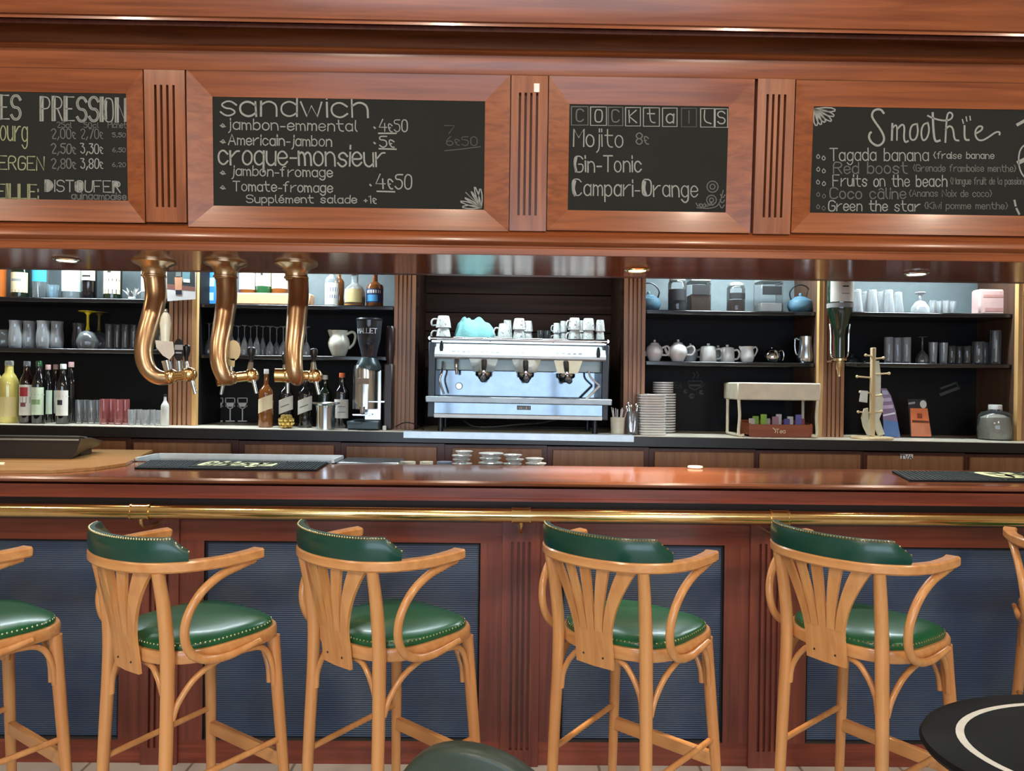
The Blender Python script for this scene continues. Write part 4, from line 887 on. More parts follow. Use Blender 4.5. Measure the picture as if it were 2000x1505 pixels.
def bottle(bay, row, px, ytop, ybase, wpx, Y, shape, gm, lb, lab=None, cap=None, liquid=None, marks=(), slant=0, group=None, cat='bottle', name='bottle', sq=1.0):
    h = (ybase-ytop)*Y/F; r = wpx/2*Y/F; X = WX(px, Y, ybase); n = 24
    q = [(a*r, b_*h) for a, b_ in PROF[shape]]; rt, zt_ = q[-1]
    body = MB().lathe(q+[(rt, zt_), (0, zt_)], n)
    parts = [('glass_body', body, gm, [])]
    if lab:
        z0, z1, cm = lab; rr_ = r*1.012; L = MB(); k = 16; a0 = math.radians(-165 if shape != 'round' else -140); a1 = math.radians(-15 if shape != 'round' else -40)
        ring = [(a0+(a1-a0)*i/k) for i in range(k+1)]
        lo = [(rr_*math.cos(a), rr_*math.sin(a), h*(z0+slant*math.cos(a))) for a in ring]; hi = [(rr_*math.cos(a), rr_*math.sin(a), h*(z1+slant*math.cos(a))) for a in ring]
        li = [(r*.99*math.cos(a), r*.99*math.sin(a), h*(z0+slant*math.cos(a))) for a in ring]; hi2 = [(r*.99*math.cos(a), r*.99*math.sin(a), h*(z1+slant*math.cos(a))) for a in ring]
        m_ = len(ring)
        for i in range(m_-1): L.hexa([lo[i], lo[i+1], li[i+1], li[i], hi[i], hi[i+1], hi2[i+1], hi2[i]])
        sub = []
        for (u0, u1, v0, v1, mm) in marks:
            K = MB(); rk = rr_*1.006; kk = 6; aa = [math.radians(-90+70*(u0+(u1-u0)*i/kk)) for i in range(kk+1)]
            for i in range(kk):
                c0 = [(rk*math.cos(a), rk*math.sin(a), h*(z0+(z1-z0)*v+slant*math.cos(a))) for a, v in ((aa[i], v0), (aa[i+1], v0), (aa[i+1], v1), (aa[i], v1))]
                d0 = [(p[0]*.996, p[1]*.996, p[2]) for p in c0]
                K.hexa([c0[0], c0[1], d0[1], d0[0], c0[3], c0[2], d0[2], d0[3]])
            sub.append(('label_mark', K, mm, []))
        parts.append(('label', L, cm, sub))
    if liquid:
        z0, z1, cm = liquid; parts.append(('liquid', MB().lathe([(0, z0*h), (r*.93, z0*h), (r*.93, min(z1, .6)*h), (0, min(z1, .6)*h)], n), cm, []))
    if cap: parts.append(('cap', MB().lathe([(0, h*.915), (rt*1.12, h*.915), (rt*1.12, h*.99), (rt, h), (0, h)], 16), cap, []))
    return place(name, lb, cat, X, Y, zsurf(bay, row, X), parts, 0, group)
LBW = mat('white label', (224, 222, 212), .6); LBC = mat('cream label', (222, 206, 168), .6); LBR = mat('red print', (170, 40, 46), .6); LBG = mat('green print', (120, 158, 104), .6); LBK = mat('black print', (28, 28, 30), .6)
LBB = mat('blue print', (52, 84, 150), .6); LBLG = mat('pale green label', (206, 222, 196), .6); LBGY = mat('grey print', (140, 140, 138), .6)
CLR = glassy('clear bottle glass', (.95, .97, .97), .16, (.75, .82, .84))
AMB = bglass('amber', (112, 64, 28)); DKG = bglass('dark green', (22, 34, 24)); DKB = bglass('near black', (16, 16, 18)); GRN = bglass('green', (30, 74, 44)); YEL = bglass('yellow juice', (206, 190, 104)); DRED = bglass('dark syrup', (26, 14, 14)); ORG = bglass('orange', (200, 110, 50))
PALEL = mat('amber liquor', (190, 124, 48), .2); BLUEL = mat('blue glass tint', (70, 170, 206), .2)
CAPW = mat('white cap', (214, 214, 210), .4); CAPK = mat('black cap', (24, 24, 26), .35); CAPG = mat('gold cap', (190, 160, 90), .3, .8); CAPP = mat('pink cap', (206, 170, 168), .4); CAPR = mat('orange capsule', (196, 92, 48), .4)
# --- bay behind the till, top shelf
g = 'spirit bottles on the top shelf behind the till'
bottle(0, 't', 0, 455, 576, 22, 4.40, 'std', ORG, 'amber-orange spirit bottle at the end of the top shelf above the yellow juice', None, CAPK, group=g)
bottle(0, 't', 40.5, 470, 577, 33, 4.40, 'stout', DKG, 'dark green spirit bottle with one broad cream label, above the yellow juice', (.12, .48, LBC), CAPG, marks=((-.5, .5, .55, .68, LBGY), (-.9, .9, .0, .14, mat('tan print', (180, 140, 90), .6))), group=g)
bottle(0, 't', 79, 455, 578, 28, 4.40, 'std', CLR, 'clear bottle with bright turquoise upper label on the top shelf', (.28, .60, BLUEL), CAPW, group=g)
bottle(0, 't', 142, 460, 579, 38, 4.42, 'stout', CLR, 'clear bottle with a wide whitish label, beside the small pale blue tumbler', (.14, .52, mat('pale mint label', (208, 222, 216), .6)), CAPW, group=g)
bottle(0, 't', 174, 452, 579, 27, 4.40, 'std', DKB, 'slim black bottle with small pale label on the top shelf', (.30, .46, LBC), CAPG, marks=((-.5, .5, .3, .5, LBK),), group=g)
bottle(0, 't', 220.5, 455, 580, 33, 4.40, 'stout', DKG, 'dark bottle with two stacked cream labels beside the white star ornament', (.10, .56, LBC), CAPK, marks=((-1, 1, .42, .5, LBK), (-.15, .2, .70, .8, LBK), (-1, 1, 0, .15, DKB if False else LBK)), group=g)
bottle(0, 't', 300, 455, 581, 44, 4.44, 'stout', CLR, 'clear wide bottle half hidden behind the first brass tap column', (.15, .5, LBW), CAPW, group=g)
px_row(0, 't', 'small_tumbler', 'tumbler', [103], 552, 579, 22, 4.34, glassy('pale blue glass', (.8, .92, .98), .2, (.6, .8, .9)), 'small pale blue tumbler among the spirit bottles', 'glass', None)
so = MB()
for k in range(9):
    a = k*2*math.pi/9; ln = .05 if k % 2 else .036; up_ = .045 if k % 2 else .058
    so.add([(0.010*math.cos(a-.9), .010*math.sin(a-.9), .002), (.010*math.cos(a+.9), .010*math.sin(a+.9), .002), (.026*math.cos(a+.45), .026*math.sin(a+.45), .03), (ln*math.cos(a), ln*math.sin(a), up_+.012), (.026*math.cos(a-.45), .026*math.sin(a-.45), .03), (.014*math.cos(a), .014*math.sin(a), .034)],
           [(0, 1, 2, 5), (0, 5, 4), (5, 2, 3), (5, 3, 4), (0, 4, 3, 2, 1)])
so.lathe([(0, 0), (.018, 0), (.02, .012), (.012, .03), (0, .03)], 14)
X = WX(258, 4.33, 580); single('star_ornament', so, mat('white ceramic leaf', (222, 228, 222), .4), 'white spiky star-shaped ornament on the top shelf beside the tap column', 'ornament', (X, 4.33, BAY[0][2]+.0006))
# poster on the pillar
pp = thing('beer_photo', 'small photo print of drinks pinned on the fluted pillar behind the white tap handle', 'photo', tuple(W(354, 588, 4.165)))
q = [(323, 516), (383, 519), (382, 584), (327, 588)]
part_w('print', MB().sweep([[W(x, y, 4.168) for x, y in q], [W(x, y, 4.176) for x, y in q]]), mat('photo paper', (226, 224, 222), .4), pp, smooth=0)
for i_, (nm, q, col) in enumerate((('backdrop', [(326, 518), (381, 521), (381, 566), (326, 562)], (58, 66, 66)), ('table_line', [(326, 554), (381, 560), (381, 568), (326, 564)], (136, 92, 84)), ('pale_panel', [(356, 521), (372, 522), (370, 552), (356, 548)], (112, 150, 160)),
                   ('peach_label', [(341, 541), (356, 541), (355, 566), (342, 566)], (214, 156, 122)), ('white_label', [(358, 544), (371, 545), (371, 552), (358, 551)], (216, 216, 214)), ('dark_foot', [(343, 566), (355, 566), (355, 575), (343, 575)], (40, 44, 60)), ('bottle_neck', [(344, 520), (353, 520), (354, 540), (343, 540)], (120, 128, 126)))):
    part_w('picture_'+nm, MB().sweep([[W(x, y, 4.1676-.0003*i_) for x, y in q], [W(x, y, 4.1685) for x, y in q]]), mat('photo '+nm, col, .4), pp, smooth=0)
# --- bay behind the till, middle shelf
px_row(0, 'm', 'beer_tumbler', 'belly', [6], 645, 680, 28, 4.32, GLASS, 'low rounded tumbler at the very end of the middle shelf behind the till', 'glass', None)
px_row(0, 'm', 'beer_tumbler', 'belly', [30, 57, 84, 111], 627, 680, 24.5, 4.30, GLASSW, '{o} of four tall rounded beer tumblers, counted from the till end', 'glass', 'rounded beer tumblers on the middle shelf', .03)
px_row(0, 'm', 'beer_tumbler', 'belly', [155], 630, 681, 28, 4.45, GLASSD, 'dim rounded tumbler standing behind the yellow-stemmed wine glass', 'glass', None)
for px, l, st_, Y in ((171, 'upturned wine glass with a bright yellow stem and foot', (228, 206, 40), 4.31), (193, 'upturned wine glass with a dull amber stem, beside the yellow-stemmed one', (120, 104, 50), 4.44)):
    h = 73*Y/F; r = 20*Y/F; X = WX(px, Y, 681); z = zsurf(0, 'm', X)
    place('stemmed_glass', l, 'glass', X, Y, z, [('bowl', MB().lathe([(.8*r, 0), (.95*r, .1*h), (1.0*r, .22*h), (.7*r, .42*h), (.15*r, .5*h), (0, .5*h), (0, .485*h), (.6*r, .4*h), (.93*r, .22*h), (.74*r, 0), (.8*r, 0)], 20), GLASS, []),
          ('stem', MB().lathe([(0, .5*h), (.2*r, .5*h), (.12*r, .62*h), (.12*r, .9*h), (.3*r, .96*h), (.82*r, .985*h), (.82*r, h), (0, h)], 20), mat('coloured stem %d' % px, st_, .25), [])], 0, 'wine glasses with coloured stems')
px_row(0, 'm', 'water_tumbler', 'straight', [213, 229, 245, 261], 634, 683, 15, 4.34, GLASSD, '{o} of four dim straight tumblers between yellow-stemmed glass and tap column', 'glass', 'dim straight tumblers', .02)
px_row(0, 'm', 'water_tumbler', 'straight', [313], 645, 684, 16, 4.34, GLASS, 'short tumbler seen between the tap column and its white handle', 'glass', None)
# --- bay behind the till, worktop
g = 'syrup bottles on the worktop behind the till'
bottle(0, 'c', 17, 703, 823, 33, 4.14, 'syrup', YEL, 'big clear bottle of cloudy yellow juice at the till end', (.10, .42, mat('yellow label', (218, 200, 140), .6)), CLR, marks=((-1.2, -.6, .55, .95, LBK),), group=g)
bottle(0, 'c', -14, 703, 823, 33, 4.16, 'syrup', YEL, 'bottle of yellow juice cut off by the picture edge', None, CLR, group=g)
bottle(0, 'c', 51.5, 704, 824, 25, 4.13, 'syrup', DRED, 'dark syrup bottle with red and white fruit label', (.13, .62, LBW), CLR, marks=((-.45, .55, .62, .92, LBR), (-1.2, 1.2, .40, .60, LBK), (-.3, .35, .28, .42, mat('plum print', (120, 70, 74), .6))), group=g)
bottle(0, 'c', 75, 703, 824, 24, 4.12, 'syrup', DKB, 'dark syrup bottle with white label and green leaf print', (.14, .58, LBLG), GRN, marks=((-.6, .6, .38, .56, LBG), (-1.2, 1.2, .72, .76, LBGY)), group=g)
bottle(0, 'c', 93, 712, 824, 20, 4.22, 'syrup', DKB, 'syrup bottle with plain pale green label, behind the leaf-labelled one', (.15, .56, LBLG), CAPP, group=g)
bottle(0, 'c', 108, 713, 824, 20, 4.30, 'syrup', DRED, 'syrup bottle with narrow pale label and pink cap, standing behind the berry bottle', (.15, .55, LBLG), CAPP, group=g)
bottle(0, 'c', 122.5, 708, 824, 24, 4.13, 'syrup', DKB, 'syrup bottle with white label and black berry print', (.14, .56, LBW), CAPW, marks=((-.3, .35, .42, .62, LBK), (-1.2, 1.2, .74, .78, LBGY)), group=g)
bottle(0, 'c', 138, 706, 824, 21, 4.23, 'syrup', DKB, 'plain black syrup bottle beside the berry bottle, without a label in view', None, CAPP, group=g)
px_row(0, 'c', 'short_glass', 'straight', [154, 166, 178, 190], 778, 824, 13, 4.18, GLASS, '{o} plain straight glass counted from the syrup bottles', 'glass', 'plain glasses on the worktop', .05)
redg = glassy('red printed glass', (1, .85, .85), .3, (.72, .22, .22))
px_row(0, 'c', 'printed_glass', 'straight', [203, 217, 231, 245], 776, 825, 15, 4.15, redg, '{o} red-printed glass counted from the syrup bottles', 'glass', 'red printed glasses', .04)
px_row(0, 'c', 'short_glass', 'tumbler', [257, 270, 283, 296, 308], 796, 826, 14, 4.13, GLASSW, '{o} low tumbler counted from the red-printed glasses towards the white bottle', 'glass', 'low tumblers on the worktop', .05)
bottle(0, 'c', 322, 764, 826, 15, 4.10, 'std', mat('white plastic', (216, 216, 212), .4), 'small white plastic bottle with dark tip at the foot of the fluted pillar', None, CAPK, cat='bottle', name='squeeze_bottle')
# --- bay behind the taps, top shelf
X0, X1 = WX(404, 4.42, 590), WX(426, 4.42, 590); z = BAY[1][2]+.0006
place('blue_box', 'bright blue carton at the end of the top shelf, beside the fluted pillar', 'box', (X0+X1)/2, 4.42, z, [('carton', MB().bbox(-(X1-X0)/2, (X1-X0)/2, -.05, .06, 0, .24, .002), mat('blue carton', (58, 132, 206), .4), []), ('cloud_print', MB().box(-.028, .025, -.0508, -.0496, .03, .075).box(-.005, .028, -.0508, -.0496, .11, .16), mat('pale blue print', (168, 204, 232), .5), [])])
X0, X1 = WX(458, 4.33, 590), WX(611, 4.33, 592)
single('peach_tray', MB().bbox(-(X1-X0)/2, (X1-X0)/2, -.05, .05, 0, .066, .006), mat('peach card', (226, 176, 136), .5), 'long peach-coloured box lying on the top shelf behind the tap columns', 'box', ((X0+X1)/2, 4.32, z))
g = 'whiskies behind the peach box'
bottle(1, 't', 483.5, 478, 591, 32, 4.45, 'stout', AMB, 'amber bottle with white label behind the peach box, next to the blue carton side', (.30, .62, LBW), CAPK, group=g)
bottle(1, 't', 515, 478, 591, 30, 4.45, 'stout', GRN, 'green bottle with white label behind the peach box', (.36, .66, LBW), CAPK, marks=((-.1, .15, .6, .8, LBK),), group=g)
bottle(1, 't', 547, 478, 591, 32, 4.45, 'stout', AMB, 'amber bottle with cream label behind the peach box, nearest the third tap column'.replace('nearest', 'next to'), (.32, .62, LBC), CAPK, group=g)
g = 'bottles beside the coffee grinder end of the top shelf'
bottle(1, 't', 648, 520, 594, 26, 4.36, 'tall', CLR, 'pale bottle with wavy blue and white label on the top shelf', (.05, .62, LBW), CAPG, marks=((-.9, .8, .30, .45, LBB), (-.9, .9, .6, .8, LBB)), group=g)
bottle(1, 't', 662, 522, 594, 20, 4.46, 'tall', AMB, 'amber bottle hidden behind the blue and white label', None, CAPG, group=g)
bottle(1, 't', 692.5, 528, 595, 42, 4.35, 'round', CLR, 'squat round decanter of amber liquor with a gold oval label', (.12, .5, mat('gold label', (204, 186, 130), .5)), CHROME, (.04, .30, PALEL), group=g)
bottle(1, 't', 732, 528, 596, 33, 4.35, 'stout', AMB, 'amber bottle with dark and light blue labels beside the decanter', (.12, .52, mat('navy label', (30, 50, 90), .5)), CLR, marks=((-.7, .4, .1, .55, mat('sky print', (70, 150, 206), .5)), (-.7, .7, .68, .9, LBW)), group=g)
# --- bay behind the taps, middle shelf
px_row(1, 'm', 'wine_glass', 'wine_up', [408], 629, 690, 22, 4.33, GLASS, 'single upturned wine glass beside the middle tap column, next to the pillar', 'glass', None)
px_row(1, 'm', 'champagne_glass', 'flute_up', [453, 465, 477, 489, 501, 513], 634, 692, 13, 4.31, GLASSW, '{o} of six slim upturned stemmed glasses, counted from the middle tap column', 'glass', 'slim upturned stemmed glasses', .05)
px_row(1, 'm', 'wine_glass', 'wine_up', [527, 540, 553, 566, 598], 636, 693, 17, 4.33, GLASSW, '{o} of the upturned wine glasses around the third tap column', 'glass', 'upturned wine glasses', .05)
def jug(name, label, cat, bay, row, px, ytop, ybase, wpx, Y, prof, m, handle, spout=None, lid=None, rz=0, group=None, hw=.009):
    s = Y/F; h = (ybase-ytop)*s; r = wpx/2*s; X = WX(px, Y, ybase)
    parts = [('body', MB().lathe([(a*r, b_*h) for a, b_ in prof], 24), m, [])]
    if handle: parts.append(('handle', MB().tube([(a*r, 0, b_*h) for a, b_ in handle], hw*h/.1 if False else hw, 10), m, []))
    if spout: parts.append(('spout', MB().tube([(a*r, 0, b_*h) for a, b_, c_ in spout], [c_*r for a, b_, c_ in spout], 12), m, []))
    if lid: parts.append(('lid', MB().lathe([(a*r, b_*h) for a, b_ in lid], 20), m, []))
    return place(name, label, cat, X, Y, zsurf(bay, row, X), parts, rz, group)
jug('milk_jug', 'cream-coloured china jug with open loop handle, beside the coffee grinder', 'jug', 1, 'm', 662, 645, 695, 42, 4.31, [(0, 0), (.6, 0), (.66, .05), (.95, .35), (1, .5), (.9, .68), (.72, .8), (.72, .9), (.82, 1), (.76, 1), (.66, .88), (.8, .65), (.9, .45), (.55, .08), (0, .08)], CREAMC, [(.72, .86), (1.2, .95), (1.5, .82), (1.35, .5), (.9, .3)], [(-.6, .78, .3), (-.85, .95, .2), (-1.02, 1.0, .1)], hw=.008)
# --- bay behind the taps, worktop
bottle(1, 'c', 519, 717, 830, 28, 4.16, 'stout', AMB, 'amber whisky bottle with slanted cream label on the worktop', (.28, .52, LBC), CAPW, slant=.05, group='whisky bottles with slanted labels')
bottle(1, 'c', 559, 722, 830, 28, 4.22, 'stout', DKB, 'dark whisky bottle with slanted whitish label, behind the gold ornament', (.27, .52, LBW), CAPK, marks=((-.5, .5, .4, .5, LBGY),), slant=.05, group='whisky bottles with slanted labels')
bottle(1, 'c', 596, 722, 831, 28, 4.20, 'stout', DKB, 'dark whisky bottle with slanted whitish label, between gold ornament and steel pot', (.27, .52, LBW), CAPK, marks=((-.5, .5, .4, .5, LBGY),), slant=.05, group='whisky bottles with slanted labels')
bottle(1, 'c', 634, 730, 831, 26, 4.28, 'wine', DKG, 'dark wine bottle with pale capsule behind the steel pot', None, CAPW, group='wine bottles by the grinder')
bottle(1, 'c', 667, 725, 832, 28, 4.22, 'wine', DKB, 'dark wine bottle with orange capsule and cream label, beside the coffee grinder', (.18, .52, LBW), CAPR, marks=((-.3, .6, .3, .34, LBGY), (-.3, .6, .6, .64, LBGY)), group='wine bottles by the grinder')
X = WX(559, 4.10, 831); gb = MB()
for i in range(9):
    for k in range(4):
        a = i*2*math.pi/9+k*.35; zz = .012+.017*k; rr_ = (.024, .033, .032, .020)[k]; gb.sphere((rr_*math.cos(a), rr_*math.sin(a), zz), .0115, 8)
gb.sphere((0, 0, .034), .031, 14)
single('gold_ornament', gb, mat('gold foil', (214, 186, 110), .3, .9), 'small knobbly gold ball ornament in front of the dark whisky bottles', 'ornament', (X, 4.10, zc(X)+.0008))
s = 4.09/F; X = WX(636, 4.09, 832)
place('knock_pot', 'steel pot with wide flared rim in front of the wine bottles', 'pot', X, 4.09, zc(X)+.0008, [('pot', MB().lathe([(0, 0), (18*s, 0), (18*s, 40*s), (19*s, 46*s), (27*s, 50*s), (27*s, 52*s), (24*s, 52*s), (17*s, 46*s), (16*s, 3*s), (0, 3*s)], 32), STEEL, [])])
# coffee grinder
Yg = 4.17; X = WX(720, Yg, 828); s = Yg/F; zb_ = zc(X)+.0008
gr = thing('coffee_grinder', 'tall coffee grinder with lettered dark hopper and steel body', 'coffee grinder', (X, Yg, zb_))
gp = lambda py: (829.5-py)*s
part('base', MB().bbox(-33*s, 27*s, -.13, .12, .004, gp(812), .006).bbox(-33*s, -5*s, -.135, -.09, gp(818), gp(812), .003), mat('grinder base', (58, 72, 76), .35, .3), gr)
part('motor_body', MB().bbox(-8*s, 29*s, -.045, .10, gp(814), gp(714), .01).lathe([(0, gp(790)), (25*s, gp(790)), (25*s, gp(715)), (22*s, gp(706)), (0, gp(706))], 28, -4*s, -.03, 0), STEEL, gr)
part('collar', MB().lathe([(0, gp(716)), (24*s, gp(716)), (25*s, gp(708)), (21*s, gp(700)), (17*s, gp(692)), (0, gp(692))], 28, 0, -.03), mat('grinder collar', (60, 74, 80), .3, .3), gr)
part('hopper', MB().lathe([(0, gp(690)), (14*s, gp(690)), (16*s, gp(680)), (22*s, gp(655)), (24.5*s, gp(620)), (23*s, gp(619)), (20*s, gp(655)), (0, gp(684))], 28, 1*s, -.03), glassy('smoked hopper', (.3, .32, .36), .22, (.16, .18, .22)), gr, 'smoky translucent hopper')
part('hopper_lid', MB().lathe([(0, gp(618)), (25*s, gp(620)), (25.5*s, gp(618)), (24*s, gp(615.5)), (0, gp(614))], 28, 1*s, -.03), DKMETAL, gr)
part('coffee_beans', MB().lathe([(0, gp(688)), (13*s, gp(688)), (18*s, gp(666)), (12*s, gp(660)), (0, gp(657))], 20, 1*s, -.03), mat('coffee beans', (34, 22, 16), .5, bump=.6, bscale=180), gr)
lt = MB()
def hopw(px, py):
    u = (px-720)*s-1*s; rr_ = 24.3*s; u = max(-rr_*.95, min(rr_*.95, u)); return (u+1*s, -.03-math.sqrt(rr_*rr_-u*u)-.0008, gp(py))
write(lt, 'MALLIET', 702, 738, 645, 9, 1.8, hopw, slope=.0, jit=0)
part('hopper_lettering', lt, mat('hopper print', (196, 200, 204), .5), gr, smooth=0)
part('doser_fork', MB().bbox(-22*s, 10*s, -.14, -.06, gp(802), gp(799), .002), CHROME, gr); part('doser_lever', MB().bbox(5*s, 36*s, -.10, -.04, gp(777), gp(774), .002), CHROME, gr)
part('chute', MB().tube([(-6*s, -.10, gp(785)), (-6*s, -.10, gp(798))], [.016, .012], 12, 1), CHROME, gr)
part('name_plate', MB().bbox(-15*s, 6*s, -.03-25.6*s, -.03-24*s, gp(742), gp(731), .001), mat('tan plate', (150, 132, 112), .5), gr)
X = WX(760, 4.165, 826); place('dark_grinder', 'slim dark brown coffee grinder between the steel grinder and the fluted pillar', 'coffee grinder', X, 4.165, zc(X)+.001, [('body', MB().bbox(-.025, .025, -.055, .055, 0, .36, .008), mat('brown grinder', (40, 28, 26), .4), []), ('hopper', MB().lathe([(0, .36), (.018, .36), (.026, .42), (.028, .55), (.02, .565), (0, .565)], 20), mat('brown hopper', (44, 30, 28), .3), [])])
X = WX(751, 4.06, 828); single('white_plug', MB().bbox(-.009, .009, -.012, .012, 0, .026, .003), CAPW, 'small white plug lying by the grinder foot', 'plug', (X, 4.06, zc(X)+.0008))
X = WX(540, 4.045, 831); Xb = WX(690, 4.045, 833)
single('paper_sheet', slope_box(WX(655, 4.05, 833), WX(698, 4.05, 834), 4.03, 4.09, .0006, .0016), PAPER, 'white paper sheet on the worktop between steel pot and grinder', 'paper')
pc = MB().tube([(WX(772, 4.15, 830), 4.16, zc(0)+.02), (WX(790, 4.12, 822), 4.11, zc(0)+.045), (WX(806, 4.1, 822), 4.12, zc(0)+.04), (WX(826, 4.1, 830), 4.16, zc(0)+.006)], .003, 8)
single('black_cable', pc, DKMETAL, 'thin cable looping over the worktop between grinder and espresso machine', 'cable')
# --- cups on the espresso machine
def veined():
    m = mat('veined china', (228, 234, 230), .2, coat=.4); nt = m.node_tree; b_ = nt.nodes['Principled BSDF']
    tc = nt.nodes.new('ShaderNodeTexCoord'); mp = nt.nodes.new('ShaderNodeMapping'); mp.inputs['Scale'].default_value = (24, 24, 9)
    wv = nt.nodes.new('ShaderNodeTexNoise'); wv.inputs['Scale'].default_value = 1.6; wv.inputs['Distortion'].default_value = 1.0; r = nt.nodes.new('ShaderNodeValToRGB')
    nt.links.new(tc.outputs['Object'], mp.inputs['Vector']); nt.links.new(mp.outputs['Vector'], wv.inputs['Vector'])
    e = r.color_ramp.elements; e[0].position = .485; e[0].color = srgb(228, 234, 230); e[1].position = .53; e[1].color = srgb(228, 234, 230); k = e.new(.507); k.color = srgb(60, 70, 72)
    nt.links.new(wv.outputs['Fac'], r.inputs['Fac']); nt.links.new(r.outputs['Color'], b_.inputs['Base Color']); return m
VEIN = veined()
ztop = em.location.z+ez(664)+.0006
def cup_mesh(key, h, r, m, hs):
    k = ('cup', key)
    if k in CACHE: return CACHE[k]
    b_ = MB().lathe([(r, 0), (r*.99, h*.1), (r*.9, h*.5), (r*.76, h*.9), (r*.70, h), (0, h), (0, h*.93), (r*.5, h*.9), (r*.8, h*.5), (r*.93, 0), (r, 0)], 22)
    b_.tube([(hs*r*.93, 0, h*.22), (hs*r*1.45, 0, h*.2), (hs*r*1.55, 0, h*.5), (hs*r*1.3, 0, h*.72), (hs*r*.78, 0, h*.72)], r*.12, 8)
    CACHE[k] = b_.mesh('cup', m, 50); return CACHE[k]
def cups(px, y0, y1, w_, Y, n, m, names, group, hs=-1, rz=0):
    s = Y/F; r = w_/2*s; X = WX(px, Y, 650)
    dz_ = ks*(X-xm); h = (W(px, y0, Y).z-ztop-dz_)/n
    for i in range(n):
        single('espresso_cup', cup_mesh((round(h, 3), round(r, 3), m.name, hs), h, r, m, hs), m, names[i], 'cup', (X, Y, ztop+dz_+.0005+i*(h+.0004)), rz, group)
G = 'upturned cups on the espresso machine'
cups(866, 617, 656, 30, 4.175, 2, VEIN, ['lower upturned cup with handle, at the grinder end of the machine top', 'upper upturned cup with handle, at the grinder end of the machine top'], G)
cups(985, 632, 658, 28, 4.175, 1, VEIN, ['single upturned cup with dark veins beside the turquoise cloth'], G, -1, .3)
cups(991, 625, 656, 20, 4.310, 1, VEIN, ['dim upturned cup behind the single veined cup'], G)
cups(1014, 622, 659, 26, 4.175, 2, VEIN, ['lower cup of the double stack beside the single veined cup', 'upper cup of the double stack beside the single veined cup'], G, 1, .9)
cups(1031, 627, 659, 20, 4.270, 2, VEIN, ['lower cup of the narrow stack before the smoky tumblers', 'upper cup of the narrow stack before the smoky tumblers'], G, 1, 1.4)
cups(1087, 631, 660, 16, 4.290, 2, VEIN, ['lower cup of the stack right after the smoky tumblers'.replace('right ', 'just '), 'upper cup of the stack just after the smoky tumblers'], G, -1, .5)
cups(1100, 627, 660, 15, 4.310, 2, VEIN, ['lower cup of the dim stack behind the tallest white stack', 'upper cup of the dim stack behind the tallest white stack'], G, 1, 1.2)
cups(1122, 621, 661, 26, 4.175, 2, VEIN, ['lower cup of the tallest white stack on the machine', 'upper cup of the tallest white stack on the machine'], G, -1, .6)
cups(1137, 626, 660, 16, 4.330, 2, VEIN, ['lower cup half hidden behind the last two stacks', 'upper cup half hidden behind the last two stacks'], G, 1, 1.6)
cups(1149, 622, 661, 26, 4.175, 2, VEIN, ['lower cup of the last but one stack on the machine', 'upper cup of the last but one stack on the machine'], G, 1, 1.3)
cups(1172, 625, 662, 19, 4.175, 2, VEIN, ['lower cup of the end stack above the plate side of the machine', 'upper cup of the end stack above the plate side of the machine'], G, 1, 1.5)
for px, lb in ((1056, 'smoky dark tumbler upturned among the cups, beside the veined stacks'), (1069, 'smoky dark tumbler upturned among the cups, by the dim white stack')):
    Y = 4.25; X = WX(px, Y, 650); m = glassy('smoky glass', (.5, .5, .5), .06); single('smoky_tumbler', glass_mesh('tumbler', 23*Y/F, 7*Y/F, m), m, lb, 'glass', (X, Y, ztop+ks*(X-xm)+.0006))
# turquoise cloth draped over cups
Y = 4.23; cm = MB(); nx, ny = 26, 12; Xa, Xb = WX(889, Y, 650), WX(966, Y, 650); rows_ = []
hp_ = [(0, .02), (.08, .10), (.22, .135), (.36, .128), (.42, .105), (.55, .118), (.68, .112), (.8, .092), (.92, .085), (1, .03)]
def hcl(u):
    for (a, x), (b_, y) in zip(hp_, hp_[1:]):
        if u <= b_: return x+(y-x)*(u-a)/(b_-a)
    return .03
for j in range(ny+1):
    v = j/ny; row_ = []
    for i in range(nx+1):
        u = i/nx; e = math.sin(math.pi*min(1, max(0, v)))**.45; z_ = hcl(u)*e*(1+.08*math.sin(9*u+5*v))+.006*math.sin(31*u+3*v)*e
        row_.append((Xa+(Xb-Xa)*u+.008*math.sin(7*v), -.07+.16*v+.008*math.sin(13*u), max(.0, z_)))
    rows_.append(row_)
vs = [(x-(Xa+Xb)/2, y, z_+.006) for r_ in rows_ for x, y, z_ in r_]; n_ = nx+1
cm.add(vs, [(j*n_+i, j*n_+i+1, (j+1)*n_+i+1, (j+1)*n_+i) for j in range(ny) for i in range(nx)]); k = len(vs)
cm.add([(x, y, 0) for x, y, z_ in vs], [((j+1)*n_+i, (j+1)*n_+i+1, j*n_+i+1, j*n_+i) for j in range(ny) for i in range(nx)])
bd_ = [i for i in range(nx+1)]+[j*n_+nx for j in range(1, ny+1)]+[ny*n_+i for i in range(nx-1, -1, -1)]+[j*n_ for j in range(ny-1, 0, -1)]
for a, b_ in zip(bd_, bd_[1:]+bd_[:1]): cm.f.append((b_, a, a+k, b_+k))
single('turquoise_cloth', cm, mat('turquoise cloth', (138, 204, 204), .85, bump=.3, bscale=90), 'crumpled turquoise cloth heaped on top of the espresso machine', 'cloth', ((Xa+Xb)/2, Y, ztop+ks*((Xa+Xb)/2-xm)+.0005), smooth=60)
